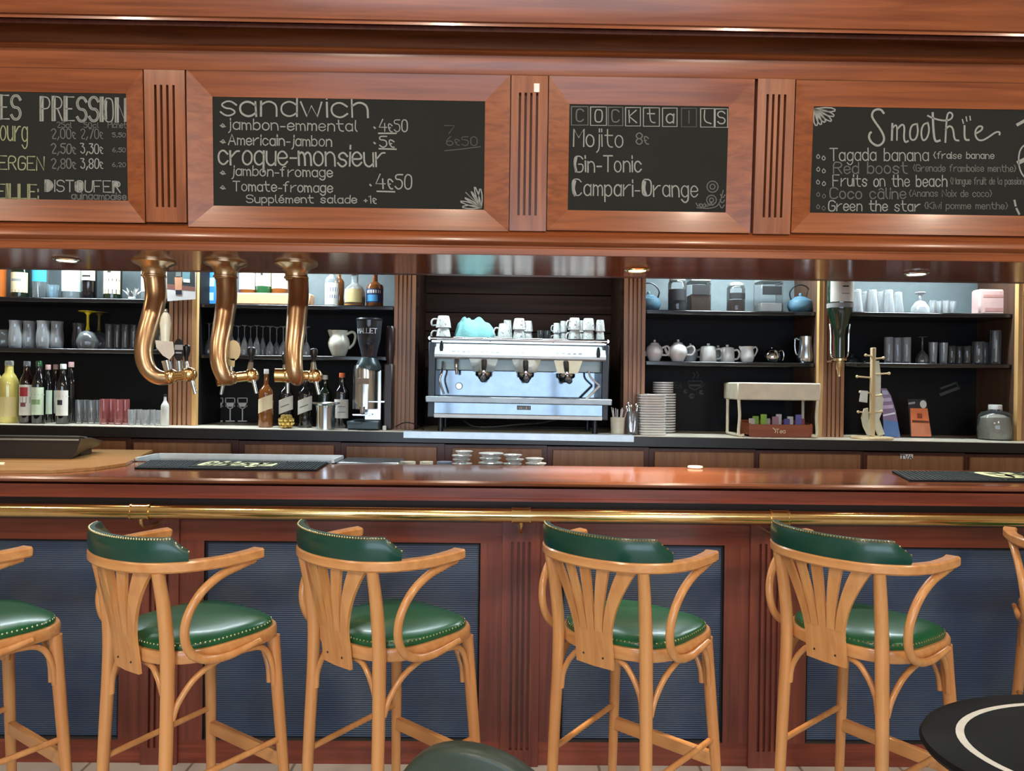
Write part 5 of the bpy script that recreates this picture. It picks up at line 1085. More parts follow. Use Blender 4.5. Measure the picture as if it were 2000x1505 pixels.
# --- pots of spoons and straws
def sticks(n, r0, r1, h, rad, seed):
    rnd = random.Random(seed); m_ = MB()
    for k in range(n):
        a = rnd.uniform(0, 6.28); q = rnd.uniform(.3, 1); m_.tube([(r0*q*math.cos(a)*.6, r0*q*math.sin(a)*.6, .008), (r1*q*math.cos(a), r1*q*math.sin(a), h*rnd.uniform(.8, 1))], rad, 6, 1)
    return m_
Y = 4.09; s = Y/F; X = WX(1206, Y, 847)
t = place('stick_pot', 'cream pot holding white stirring sticks beside the espresso machine', 'pot', X, Y, zc(X)+.004 if X < xs1 else zc(X)+.0008, [('pot', MB().lathe([(0, 0), (13*s, 0), (14.5*s, 32*s), (13.4*s, 32*s), (12*s, 3*s), (0, 3*s)], 24), CREAMC, [])])
tw = thing('stirring_sticks', 'loose bunch of white stirring sticks standing in the cream pot', 'sticks', tuple(t.location))
for k in range(12):
    rnd = random.Random(k); a = rnd.uniform(0, 6.28); q = rnd.uniform(.3, 1)
    part('stick', MB().tube([(.018*q*math.cos(a), .018*q*math.sin(a), .010), (.050*q*math.cos(a), .050*q*math.sin(a), .145*rnd.uniform(.85, 1))], .0022, 6, 1), CAPW, tw)
X = WX(1235, Y, 849); zz = zc(X)+.0008
gl_ = single('spoon_glass', glass_mesh('straight', 46*s, 11*s, GLASS), GLASS, 'glass of teaspoons between the cream pot and the white plates', 'glass', (X, Y, zz))
for k in range(7):
    rnd = random.Random(k+40); a = rnd.uniform(0, 6.28); q = rnd.uniform(.4, 1); x1, y1, h = .032*q*math.cos(a), .032*q*math.sin(a), .165*rnd.uniform(.85, 1)
    m_ = MB().tube([(.012*q*math.cos(a), .012*q*math.sin(a), .014), (x1, y1, h)], .0018, 6, 1).sphere((x1*1.06, y1*1.06, h+.008), .0075, 8, 1.5, 1, .35)
    single('teaspoon', m_, CHROME, ORD[k]+' of the teaspoons standing in the glass by the plates', 'spoon', (X, Y, zz), 0, 'teaspoons standing in the glass')
# --- plates
def plate_mesh(kind, r, t_):
    k = ('plate', kind, r)
    if k in CACHE: return CACHE[k]
    if kind == 'round': m_ = MB().lathe([(0, 0), (r*.6, 0), (r*.97, t_*.9), (r, t_*1.2), (r, t_*3.2), (r*.97, t_*3.3), (r*.6, t_*.7), (0, t_*.6)], 40)
    else:
        o_ = []
        for i in range(40):
            a = 2*math.pi*i/40; c, s_ = math.cos(a), math.sin(a); q = (abs(c)**6+abs(s_)**6)**(-1/6); o_.append((r*q*c, r*q*s_))
        m_ = MB().sweep([[(x*.7, y*.7, 0) for x, y in o_], [(x*.97, y*.97, t_*.2) for x, y in o_], [(x, y, t_*.5) for x, y in o_], [(x, y, t_*1.75) for x, y in o_], [(x*.93, y*.93, t_*1.1) for x, y in o_], [(x*.7, y*.7, t_*.6) for x, y in o_]])
    CACHE[k] = m_.mesh('plate', WHITEC, 50); return CACHE[k]
Y = 4.13; s = Y/F; X = WX(1271, Y, 849); z = zc(X)+.0008
for i in range(16):
    single('square_plate', plate_mesh('square', 26*s, .0075), WHITEC, 'square white plate, %s from the bottom of the tall pile beside the spoon glass' % (ORD[i] if i < 15 else 'sixteenth'), 'plate', (X+random.uniform(-.002, .002), Y, z+i*.0138), random.uniform(-.03, .03), 'square plates in the tall pile')
Y = 4.24; s = Y/F; X = WX(1306 if False else 1303, 4.24, 847); z = zc(X)+.0008
Xp = WX(1298, 4.34, 846)
for i in range(15):
    single('side_plate', plate_mesh('round', 21*4.34/F, .0042), WHITEC, 'round white plate, %s from the bottom of the pile behind the square plates' % ORD[i], 'plate', (Xp, 4.34, zc(Xp)+.0008+i*.0150), 0, 'round plates in the rear pile')
zt_ = zc(Xp)+.0008+15*.0150
Xq = WX(1283, 4.36, 760)
for i in range(5):
    single('saucer', plate_mesh('round', 20*4.34/F, .0036), mat('grey-white china', (196, 206, 204), .3), 'saucer, %s from the bottom of the little group topping the round plates' % ORD[i], 'saucer', (Xp-.012, 4.34, zt_+.0005+i*.0130), 0, 'saucers on the rear plate pile')
# --- teapot bay, top shelf
CAST = mat('blue-grey cast iron', (70, 104, 122), .45, bump=.2, bscale=120)
def kettle(label, px, Y, sp):
    s = Y/F; X = WX(px, Y, 605); r = 25*s; h = 30*s
    rb = MB().lathe([(0, 0), (.6*r, 0), (.86*r, .15*h), (1*r, .45*h), (.9*r, .78*h), (.55*r, .97*h), (0, h)], 32)
    place('iron_teapot', label, 'teapot', X, Y, BAY[2][2]+.0006, [('body', rb, CAST, []), ('lid', MB().lathe([(0, .96*h), (.5*r, .97*h), (.42*r, 1.06*h), (.12*r, 1.1*h), (.15*r, 1.2*h), (.1*r, 1.3*h), (0, 1.32*h)], 20), CAST, []),
          ('spout', MB().tube([(.75*r*sp, 0, .35*h), (1.2*r*sp, 0, .7*h), (1.45*r*sp, 0, 1.0*h)], [.26*r, .18*r, .11*r], 10), CAST, []), ('handle', MB().tube([(-.72*r, 0, .85*h), (-.85*r, 0, 1.3*h), (-.5*r, 0, 1.72*h), (0, 0, 1.86*h), (.5*r, 0, 1.72*h), (.85*r, 0, 1.3*h), (.72*r, 0, .85*h)], .0042, 8), DKMETAL, [])], 0, 'cast-iron teapots on the top shelf')
kettle('blue cast-iron teapot half hidden by the pillar beside the machine recess', 1266, 4.36, -1)
kettle('blue cast-iron teapot with spout in view, beside the spirit dispenser pillar', 1563, 4.34, 1)
LID = mat('pale lid metal', (206, 214, 212), .3, .7)
def sjar(label, px, ytop, ybase, w_, Y, fill, fz, lid, band=None, square=False):
    s = Y/F; X = WX(px, Y, ybase); h = (ybase-ytop)*s; r = w_/2*s; lh = h*.14; ps = []
    if square:
        ps.append(('glass_jar', MB().bbox(-r, r, -r, r, 0, h-lh, .006), GLASSJ, [])); ps.append(('contents', MB().bbox(-r*.92, r*.92, -r*.92, r*.92, .004, h*fz, .004), fill, []))
        ps.append(('lid', MB().bbox(-r*.98, r*.98, -r*.98, r*.98, h-lh, h, .004), lid, []))
        if band: ps.append(('jar_label', MB().box(-r*.85, r*.85, -r-.0014, -r-.0002, h*band[0], h*band[1]), band[2], []))
    else:
        ps.append(('glass_jar', MB().lathe([(0, 0), (r*.95, 0), (r, .01), (r, h*.8), (r*.85, h-lh), (0, h-lh)], 28), GLASSJ, [])); ps.append(('contents', MB().lathe([(0, .004), (r*.93, .004), (r*.93, h*fz), (0, h*fz)], 28), fill, []))
        ps.append(('lid', MB().lathe([(0, h-lh), (r*.9, h-lh), (r*.9, h-lh*.5), (r*.5, h-lh*.1), (r*.2, h), (0, h)], 24), lid, []))
        if band:
            L = MB(); k = 12; aa = [math.radians(-150+120*i/k) for i in range(k+1)]
            for i in range(k):
                c0 = [((r+.0012)*math.cos(a), (r+.0012)*math.sin(a), z_) for a, z_ in ((aa[i], h*band[0]), (aa[i+1], h*band[0]), (aa[i+1], h*band[1]), (aa[i], h*band[1]))]; d0 = [(p[0]*.985, p[1]*.985, p[2]) for p in c0]
                L.hexa([c0[0], c0[1], d0[1], d0[0], c0[3], c0[2], d0[2], d0[3]])
            ps.append(('jar_label', L, band[2], []))
    place('storage_jar', label, 'jar', X, Y, BAY[2][2]+.0006, ps, 0, 'storage jars on the top shelf')
TEA = mat('dark tea leaves', (44, 42, 38), .8, bump=.6, bscale=200); SPICE = mat('brown tea', (112, 84, 66), .8, bump=.5, bscale=200); ROSE = mat('reddish tea', (92, 62, 54), .8, bump=.5, bscale=200)
sjar('round glass jar of dark tea with a pale domed lid, second from the pillar', 1322, 534, 604, 35, 4.36, TEA, .62, LID, (.3, .6, LBK))
sjar('square glass jar of brown tea with black label near its top', 1363.5, 537, 605, 40, 4.38, SPICE, .5, LID, (.48, .76, LBK), True)
sjar('smaller round jar of reddish tea with silver screw lid', 1437, 546, 606, 35, 4.36, ROSE, .40, LID, (.42, .62, LBK))
sjar('nearly empty square jar with black label above a white one', 1500, 537, 607, 44, 4.37, PAPER, .26, LID, (.48, .72, LBK), True)
# --- teapot bay, middle shelf
def pot(label, px, ytop, ybase, w_, Y, m=WHITEC, sp=-1, shape='round', group='white teapots and jugs on the middle shelf', name='teapot', cat='teapot', rz=0):
    s = Y/F; h = (ybase-ytop)*s; r = w_/2*s; X = WX(px, Y, ybase)
    if shape == 'round': pf = [(0, 0), (.62, 0), (.66, .05), (.95, .3), (1, .45), (.88, .66), (.55, .78), (.5, .8), (0, .8)]; ld = [(0, .79), (.52, .79), (.48, .84), (.2, .89), (.1, .9), (.15, .95), (.1, 1), (0, 1)]; hd_ = [(.9, .3), (1.45, .3), (1.7, .52), (1.45, .7), (.85, .62)]; sq_ = [(-.8, .28, .26), (-1.2, .45, .17), (-1.4, .7, .1)]
    elif shape == 'mug': pf = [(0, 0), (.92, 0), (.97, .04), (.92, .5), (.86, .8), (.80, .83), (0, .83)]; ld = [(0, .82), (.74, .83), (.6, .86), (.12, .89), (.2, .95), (.16, 1), (0, 1)]; hd_ = [(.85, .68), (1.35, .7), (1.6, .5), (1.4, .22), (.9, .16)]; sq_ = None
    ps = [('body', MB().lathe([(a*r, b_*h) for a, b_ in pf], 28), m, []), ('lid', MB().lathe([(a*r, b_*h) for a, b_ in ld], 20), m, []), ('handle', MB().tube([(a*r*-sp, 0, b_*h) for a, b_ in hd_], .0062, 10), m, [])]
    if sq_: ps.append(('spout', MB().tube([(a*r*-sp, 0, b_*h) for a, b_, c_ in sq_], [c_*r for a, b_, c_ in sq_], 12), m, []))
    return place(name, label, cat, X, Y, zsurf(2, 'm', X), ps, rz, group)
pot('round white teapot next to the pillar of the machine recess', 1278, 664, 706, 34, 4.32, rz=-.3)
pot('round white teapot, the bigger one in the middle of the white row', 1324, 663, 706, 37, 4.30, rz=-.3)
pot('small pale teapot peeking out behind the two round white ones', 1348, 668, 705, 30, 4.46, rz=-.4)
pot('straight-sided white lidded pot beside the bigger round teapot', 1383, 671, 707, 34, 4.31, shape='mug')
pot('smaller straight-sided white lidded pot beside the milk creamer', 1420, 674, 708, 30, 4.32, shape='mug')
pot('pale lidded pot half hidden behind the smaller straight-sided one', 1402, 673, 707, 28, 4.45, shape='mug')
jug('creamer', 'small white milk creamer with pinched spout and loop handle', 'jug', 2, 'm', 1459, 677, 708, 28, 4.31, [(0, 0), (.7, 0), (.85, .1), (1, .35), (.86, .7), (.8, .85), (.95, 1), (.88, 1), (.72, .84), (.9, .35), (.6, .08), (0, .08)], WHITEC, [(.75, .86), (1.15, .98), (1.4, .8), (1.15, .5), (.9, .35)], [(-.6, .72, .3), (-.95, .93, .2), (-1.15, 1.0, .1)], hw=.0045)
jug('steel_teapot', 'little shiny steel pot with curved handle beside the creamer', 'teapot', 2, 'm', 1507, 677, 707, 32, 4.33, [(0, 0), (.7, 0), (.95, .15), (1, .4), (.9, .7), (.75, .82), (0, .84)], CHROME, [(.85, .75), (1.3, .8), (1.5, .5), (1.35, .15)], None, [(0, .82), (.7, .83), (.4, .92), (.1, .95), (.12, 1), (0, 1.02)], hw=.004)
jug('milk_pitcher', 'tall steel milk pitcher next to the dispenser pillar', 'jug', 2, 'm', 1573, 656, 708, 34, 4.30, [(0, 0), (.8, 0), (.95, .06), (1, .25), (.85, .55), (.8, .8), (.86, 1), (.8, 1), (.74, .8), (.78, .55), (.9, .25), (.7, .06), (0, .06)], STEEL, [(-.8, .88), (-1.2, .92), (-1.25, .6), (-1.1, .35), (-.95, .3)], [(.6, .85, .35), (.9, 1.0, .25), (1.05, 1.05, .14)], hw=.005)
# --- teapot bay, worktop: tea bag stand
Yt = 4.10; X0, X1 = WX(1436, Yt, 800), WX(1598, Yt, 800); xc = (X0+X1)/2; hw_ = (X1-X0)/2; s = Yt/F; zz = max(zc(X0), zc(X1))+.0008
t = thing('tea_stand', 'cream box-topped stand bridging over a brown tea box', 'stand', (xc, Yt, zz))
CRM = mat('cream painted wood', (222, 214, 190), .5)
part('top_box', MB().bbox(-hw_, hw_-.001, -.035, .22, 72*s, 106*s, .006), CRM, t)
for sg in (-1, 1):
    xo = sg*(hw_-.012)
    part('side_frame', MB().tube([(xo, -.02, 73*s), (xo-sg*.006, -.02, 40*s), (xo-sg*.002, -.02, .015), (xo-sg*.03, -.02, .0095)], .0085, 10).tube([(xo, .18, 73*s), (xo, .18, .0095)], .0085, 10, 1).tube([(xo-sg*.002, -.02, .0095), (xo, .18, .0095)], .008, 8, 1), CRM, t)
X0, X1 = WX(1462, 4.13, 830), WX(1586, 4.13, 830); xc = (X0+X1)/2; hw_ = (X1-X0)/2
t = thing('tea_box', 'brown wooden box full of colourful tea sachets under the cream stand', 'box', (xc, 4.13, max(zc(X0), zc(X1))+.0008))
part('box_body', MB().box(-hw_, hw_, -.01, .0, 0, 24*s).box(-hw_, hw_, .17, .18, 0, 30*s).box(-hw_, -hw_+.01, .0, .17, 0, 26*s).box(hw_-.01, hw_, .0, .17, 0, 26*s).box(-hw_, hw_, -.009, .179, 0, .008), W_BOX, t, smooth=0)
lt = MB(); line(lt, [(-.03, 18), (-.02, 14), (-.012, 9), (.0, 8), (.012, 9), (.03, 9)], 2, lambda x, y: (x, -.0108, y*s) ) if False else None
lt = MB(); tp = lambda px, py: (WX(px, 4.118, 830)-xc, -.0106, (846-py)*s); line(lt, [(1510, 829), (1516, 834), (1514, 838)], 1.6, tp, 1); write(lt, 'Tea', 1516, 1534, 839, 8, 1.5, tp, slope=0)
part('box_lettering', lt, LBC, t, smooth=0)
tcol = [(186, 178, 170), (120, 164, 52), (130, 170, 60), (170, 160, 150), (150, 110, 120), (196, 190, 196), (90, 80, 150), (200, 196, 190), (96, 90, 160), (140, 60, 70)]
for k in range(10):
    x = -hw_+.03+k*(2*hw_-.06)/9; y = .035+.035*(k % 2)
    single('tea_sachet', MB().bbox(-.017, .017, -.005, .005, 0, .088+.012*(k % 3), .002), mat('sachet %d' % k, tcol[k], .6), ORD[k]+' tea sachet counted from the plate side of the brown box', 'tea bag', (t.location.x+x, t.location.y+y, t.location.z+.0085+.014*(k % 3)*0), random.uniform(-.2, .2), 'tea sachets in the brown box')
# --- spirit dispenser with upside-down bottle
Yd = 4.02; X = WX(1640, Yd, 640); s = Yd/F
t = thing('spirit_dispenser', 'upside-down green bottle on a chrome wall dispenser by the pillar', 'dispenser', (X, Yd, W(1640, 735, Yd).z))
dp = lambda py: (735-py)*s
gl_ = part('bottle_glass', MB().lathe([(0, dp(698)), (8*s, dp(698)), (9*s, dp(660)), (12*s, dp(640)), (22*s, dp(612)), (24*s, dp(600)), (24*s, dp(500)), (22*s, dp(496)), (0, dp(496))], 28), bglass('dispenser green', (24, 48, 34)), t)
L = MB(); k = 14; aa = [math.radians(-160+140*i/k) for i in range(k+1)]
for i in range(k):
    c0 = [(24.4*s*math.cos(a), 24.4*s*math.sin(a), z_) for a, z_ in ((aa[i], dp(590)), (aa[i+1], dp(590)), (aa[i+1], dp(515)), (aa[i], dp(515)))]; d0 = [(p[0]*.985, p[1]*.985, p[2]) for p in c0]
    L.hexa([c0[0], c0[1], d0[1], d0[0], c0[3], c0[2], d0[2], d0[3]])
lb_ = part('bottle_label', L, LBW, t, 'white label with small dark emblem')
e_ = MB().lathe([(0, -.006), (.009, -.006), (.010, .008), (.006, .016), (.002, .022), (0, .022)], 12, 0, -24.6*s, dp(550), 1, .05).bbox(-.016, .016, -24.7*s, -24.45*s, dp(562), dp(559.5), .0004).bbox(-.020, .020, -24.75*s, -24.45*s, dp(575), dp(574), .0003)
part('label_mark', e_, LBK, lb_)
part('neck_band', MB().lathe([(23*s, dp(601)), (24.5*s, dp(601)), (24.5*s, dp(592)), (23*s, dp(592))], 28), LBGY, t)
ar = MB()
for sg in (-1, 1): ar.tube([(sg*10*s, .0, dp(700)), (sg*17*s, .0, dp(690)), (sg*18*s, .0, dp(650)), (sg*20*s, 0, dp(632))], .0045, 8)
ar.tube([(0, 0, dp(700)), (0, .06, dp(704)), (0, .165, dp(704))], .007, 8, 1)
part('holder_arms', ar, CHROME, t)
part('optic_valve', MB().lathe([(0, dp(735)), (4*s, dp(735)), (4*s, dp(725)), (7*s, dp(718)), (8*s, dp(705)), (14*s, dp(704)), (14*s, dp(700)), (0, dp(698))], 20), mat('valve brass', (196, 170, 130), .25, .9), t)
# --- glasses bay, top shelf
px_row(3, 't', 'water_glass', 'upturned', [1672, 1687, 1702, 1718, 1734, 1752], 563, 610, 26, 4.36, GLASSW, '{o} of six upturned tumblers, counted from the spirit dispenser', 'glass', 'upturned tumblers on the top shelf', .09)
px_row(3, 't', 'coupe_glass', 'coupe_up', [1797], 568, 611, 36, 4.34, GLASSW, 'upturned stemmed coupe between tumblers and shot glasses', 'glass', None)
px_row(3, 't', 'shot_glass', 'tumbler', [1821, 1834, 1847, 1859], 584, 611, 15, 4.34, GLASSW, '{o} shot glass counted from the upturned coupe', 'glass', 'shot glasses on the top shelf', .03)
X0, X1 = WX(1904, 4.36, 600), WX(1980, 4.36, 600); xc = (X0+X1)/2
place('pink_packet', 'pinkish printed packet standing at the end of the top shelf', 'packet', xc, 4.36, BAY[3][2]+.0006, [('bag', MB().bbox(-(X1-X0)/2, (X1-X0)/2, -.04, .04, 0, 50*4.36/F, .01), mat('pink packet', (226, 190, 184), .45, bump=.3, bscale=25), [('packet_print', MB().box(-.09, .06, -.0412, -.0396, .10, .115).box(-.08, .09, -.0412, -.0396, .02, .04), mat('rose print', (206, 150, 144), .5), [])])])
# --- glasses bay, middle shelf
px_row(3, 'm', 'glass_saucer', 'coupe_up', [1664, 1693], 690, 708, 27, 4.40, GLASSD, '{o} low glass dish on the middle shelf behind the mug tree', 'dish', 'low glass dishes')
px_row(3, 'm', 'tall_tumbler', 'straight', [1735, 1752, 1770], 657, 708, 16, 4.32, GLASSW, '{o} of three tall tumblers on the middle shelf beside the mug tree top', 'glass', 'tall tumblers on the middle shelf', .03)
px_row(3, 'm', 'goblet', 'wine_up', [1801], 655, 708, 25, 4.33, GLASS, 'short goblet beside the three tall tumblers', 'glass', None)
px_row(3, 'm', 'small_tumbler', 'tumbler', [1822, 1842], 666, 708, 16, 4.33, GLASSW, '{o} small bright tumbler past the goblet', 'glass', 'small bright tumblers', .02)
px_row(3, 'm', 'dark_tumbler', 'straight', [1858, 1873, 1888], 672, 708, 15, 4.36, GLASSD, '{o} of three dark low tumblers in the middle of the shelf', 'glass', 'dark low tumblers', .03)
px_row(3, 'm', 'wide_tumbler', 'straight', [1910, 1922], 664, 709, 22, 4.36, GLASS, '{o} wide tumbler before the tall end tumblers', 'glass', 'wide tumblers', .07)
px_row(3, 'm', 'highball_glass', 'straight', [1944, 1968], 642, 709, 19, 4.32, GLASS, '{o} very tall highball glass at the shelf end above the big jar', 'glass', 'highball glasses', .0)
# --- glasses bay, worktop: mug tree
Ym = 4.10; s = Ym/F; X = WX(1703, Ym, 853); z = zc(X)+.0008
t = thing('mug_tree', 'pale wooden mug tree with round base and knobbed pegs', 'mug tree', (X, Ym, z)); mp_ = lambda py: (854-py)*s
part('base', MB().lathe([(0, 0), (38*s, 0), (39*s, .005), (38*s, .012), (0, .013)], 40), W_TREE, t)
part('post', MB().bbox(-4.2*s, 4.2*s, -.0115, .0115, .012, mp_(675), .003), W_TREE, t)
pegs = [(-18, 690, -.02), (17, 695, -.02), (-31, 732, .0), (32, 725, .0), (-26, 762, -.01), (20, 768, .02), (-31, 801, -.02), (22, 800, .02)]
for dx, py, dy in pegs:
    zz_ = mp_(py); part('peg', MB().tube([(0, 0, zz_-.006), (dx*s, dy, zz_)], .0045, 8, 1).sphere((dx*s, dy, zz_), .0085, 10), W_TREE, t)
def hang(name, label, cat, pts, col, dy, th=.006, wid=None):
    q = [((x-1703)*s, dy, mp_(y)) for x, y in pts]
    m_ = MB().sweep([[(a, b_-th/2, c_) for a, b_, c_ in q], [(a, b_+th/2, c_) for a, b_, c_ in q]])
    single(name, m_, mat(name+label[:14], col, .8, bump=.2, bscale=80), label, cat, (X, Ym, z))
hang('paper_tag', 'square white paper tag hanging from a mug tree peg', 'tag', [(1676, 759), (1690, 760), (1689, 783), (1673, 781)], (222, 226, 220), -.022, .002)
hang('oven_mitt', 'pale narrow cloth hanging low on the pillar side of the mug tree', 'cloth', [(1683, 795), (1690, 793), (1692, 815), (1697, 835), (1700, 847), (1690, 846), (1682, 830), (1678, 812)], (206, 204, 178), -.020, .012)
hang('tea_towel', 'long whitish cloth hanging between mug tree post and striped leaflet', 'cloth', [(1711, 700), (1720, 700), (1724, 730), (1724, 765), (1730, 775), (1728, 800), (1722, 815), (1733, 845), (1722, 849), (1715, 835), (1708, 810), (1712, 780), (1708, 745)], (214, 214, 196), .034, .016)
def standcard(name, label, cat, poly, Y, lean, marks, th=.004, col=(90, 100, 140)):
    zz_ = zc(WX(poly[0][0], Y, 850))+.0008; ybm = max(p[1] for p in poly); xc_ = WX(sum(p[0] for p in poly)/len(poly), Y, 850)
    f_ = lambda px, py, o_: (WX(px, Y, 850)-xc_, (ybm-py)*Y/F*lean-o_, (ybm-py)*Y/F)
    t_ = thing(name, label, cat, (xc_, Y, zz_)); n0 = MB().sweep([[f_(x, y, 0) for x, y in poly], [f_(x, y, -th) for x, y in poly]]); bp_ = part('card', n0, mat(name+' base', col, .5), t_, smooth=0)
    for nm, q, c_ in marks:
        part(nm, MB().sweep([[f_(x, y, .0006) for x, y in q], [f_(x, y, .0) for x, y in q]]), mat(name+nm+str(c_[0]), c_, .5), bp_, smooth=0)
standcard('striped_leaflet', 'tapering purple and blue striped leaflet leaning beside the mug tree', 'leaflet', [(1727, 853), (1759, 853), (1752, 800), (1744, 770), (1736, 756), (1726, 756)], 4.22, .12,
    [('blue_field', [(1727, 851), (1758, 851), (1755, 822), (1727, 818)], (74, 104, 152)), ('white_stripe', [(1727, 808), (1750, 803), (1751, 806), (1727, 811)], (214, 210, 216)), ('pale_stripe', [(1727, 790), (1747, 788), (1748, 795), (1727, 797)], (170, 150, 170)), ('pale_stripe', [(1727, 776), (1743, 774), (1745, 781), (1727, 783)], (160, 146, 166)), ('pale_stripe', [(1727, 760), (1737, 760), (1740, 768), (1727, 769)], (150, 148, 168))], col=(118, 98, 128))
standcard('orange_leaflet', 'orange printed leaflet with a round white seal, standing on the worktop', 'leaflet', [(1779, 853), (1821, 853), (1812, 777), (1776, 777)], 4.26, .1,
    [('orange_field', [(1780, 850), (1819, 850), (1814, 795), (1780, 795)], (206, 112, 70)), ('peach_block', [(1781, 848), (1818, 848), (1816, 826), (1781, 824)], (222, 140, 104)), ('dark_word', [(1793, 815), (1803, 815), (1803, 805), (1793, 805)], (150, 66, 36)), ('dark_band', [(1783, 823), (1816, 824), (1816, 820), (1783, 818)], (110, 56, 36)), ('grey_word', [(1777, 788), (1790, 786), (1790, 782), (1777, 784)], (150, 152, 154)),
     ('round_seal', [(1806+6.5*math.cos(a*.5236), 787+8*math.sin(a*.5236)) for a in range(12)], (206, 208, 206))], col=(30, 32, 38))
Yj = 4.22; s = Yj/F; X = WX(1943, Yj, 850)
place('big_jar', 'big squat glass jar with pale contents and white lid at the shelf end', 'jar', X, Yj, zc(X)+.0008, [('glass_jar', MB().lathe([(0, 0), (28*s, 0), (30.5*s, 4*s), (31*s, 25*s), (29*s, 48*s), (24*s, 54*s), (13*s, 57*s), (13*s, 60*s), (0, 60*s)], 32), GLASSJ, []),
      ('contents', MB().lathe([(0, 2*s), (27*s, 2*s), (29*s, 24*s), (25*s, 44*s), (10*s, 51*s), (0, 49*s)], 28), mat('grey sweets', (150, 150, 138), .7, bump=.8, bscale=40), []), ('lid', MB().lathe([(0, 60*s), (12*s, 60*s), (12*s, 68*s), (11*s, 69*s), (0, 69*s)], 24), CAPW, [])])
single('pale_dish', MB().lathe([(0, 0), (.05, 0), (.055, .008), (.05, .010), (0, .006)], 28), CREAMC, 'flat pale dish half hidden behind the mug tree base', 'dish', (WX(1660, 4.24, 850), 4.24, zc(WX(1660, 4.24, 850))+.0008))
# ================================================================== ON THE BAR TOP
ZB = zt if False else ZTOP
# till
xb1 = W(138, 892, 3.38).x; zb_ = ZB+.0145
pos = thing('till', 'low black till with sloping top on the light worktop', 'till', (xb1-.4, 3.38, zb_))
f0 = [(.40, -.0), (.425, .03), (.445, .092), (.435, .098), (-.6, .098), (-.6, 0)]
tb = MB().sweep([[(x, .0, z_) for x, z_ in f0], [(x-.045 if x > 0 else x, .18, z_*.72+.012) for x, z_ in f0], [(x-.09 if x > 0 else x, .36, z_*.35+.022) for x, z_ in f0]])
part('housing', tb, mat('till black', (24, 23, 24), .4), pos)
part('trim_strip', MB().sweep([[(x, y, z_) for y, z_ in ((-.003, .082), (-.003, .089), (.003, .089), (.003, .082))] for x in (-.6, .436)]), mat('grey trim', (150, 156, 156), .35, .5), pos)
part('top_plate', MB().sweep([[(x, y, z_) for y, z_ in ((.004, .0985), (.06, .0915), (.06, .096), (.004, .103))] for x in (-.6, .438)]), mat('till grey', (92, 98, 100), .35), pos)
part('foot', MB().bbox(.30, .36, .15, .25, 0, .03, .004), BLACKP, pos); part('foot', MB().bbox(-.5, -.4, .15, .25, 0, .03, .004), BLACKP, pos)
p_ = W(4, 893, 3.14); single('receipt_slip', MB().hexa([(p_.x-.1, 3.12, zb_), (p_.x+.012, 3.13, zb_), (p_.x-.02, 3.19, zb_), (p_.x-.1, 3.19, zb_), (p_.x-.1, 3.12, zb_+.0012), (p_.x+.012, 3.13, zb_+.0012), (p_.x-.02, 3.19, zb_+.004), (p_.x-.1, 3.19, zb_+.004)]), mat('cream slip', (206, 190, 156), .7), 'corner of a cream paper slip beside the till', 'paper', smooth=0)
# bar mats
def bar_mat(label, x0, x1, y0, y1, xb0, xb1_, printed, tilt=0):
    t_ = thing('bar_mat', label, 'bar mat', ((x0+x1)/2, (y0+y1)/2, ZB+.001), 0, 'rubber mats on the bar')
    ox, oy = t_.location.x, t_.location.y
    q = [(x0, y0), (x1, y0), (xb1_, y1), (xb0, y1)]; q = [(a-ox, b_-oy) for a, b_ in q]
    part('mat', MB().sweep([[(a, b_, 0) for a, b_ in q], [(a, b_, .008) for a, b_ in q]]), mat('black rubber', (14, 16, 18), .7, spec=.2), t_, smooth=0)
    n = 60; rb = MB()
    for k in range(n):
        u = (k+.5)/n
        if printed[0] < u < printed[1]: continue
        a, b_ = q[0][0]+(q[1][0]-q[0][0])*u, q[3][0]+(q[2][0]-q[3][0])*u
        rb.hexa([(a-.002, q[0][1]+.012, .008), (a+.002, q[0][1]+.012, .008), (b_+.002, q[2][1]-.012, .008), (b_-.002, q[2][1]-.012, .008), (a-.002, q[0][1]+.012, .011), (a+.002, q[0][1]+.012, .011), (b_+.002, q[2][1]-.012, .011), (b_-.002, q[2][1]-.012, .011)])
    part('ribs_pattern', rb, mat('rubber ribs', (40, 50, 56), .6, spec=.3), t_, smooth=0)
    pr_ = MB(); rnd = random.Random(3); xa, xb_ = q[0][0]+(q[1][0]-q[0][0])*printed[0], q[0][0]+(q[1][0]-q[0][0])*printed[1]; ym = (q[0][1]+q[2][1])/2; hh = (q[2][1]-q[0][1])*.30
    word = 'Carolans'
    write(pr_, 'Grimbergen', 0, 100, 0, 60, 9, lambda px, py: (xa+.02+(xb_-xa-.04)*px/100, ym-hh*.8-py*hh/34, .0122), slope=0, jit=.4)
    part('print', pr_, mat('mat print', (206, 214, 170), .6), t_, 'pale green lettering', smooth=0)
    gp_ = MB(); 
    gp_.box(xa, xb_, ym-hh*1.3, ym+hh*1.5, .008, .0105); part('print_ground', gp_, mat('mat print ground', (20, 26, 20), .7, spec=.2), t_)
A = lambda px, py: W(px, py, 3.0)
def onbar(px, py):
    d = ray(px, py); k = (ZB+.004-HC)/d.z; return (d.x*k, d.y*k)
a, b_, c_, d_ = onbar(264, 914.5), onbar(617, 919), onbar(640, 904), onbar(296, 900)
bar_mat('long ribbed black bar mat with pale green print, in front of the steel drip tray', a[0], b_[0], (a[1]+b_[1])/2, (c_[1]+d_[1])/2, d_[0], c_[0], (.28, .74))
a2, c2 = onbar(1776, 939), onbar(1742, 921)
bar_mat('black bar mat with pale green print at the mug tree end of the bar', a2[0], 2.75, a2[1], min(c2[1], 3.42), c2[0], 2.75, (.36, .9))
xa_, xb_ = onbar(301, 897)[0], onbar(640, 897)[0]
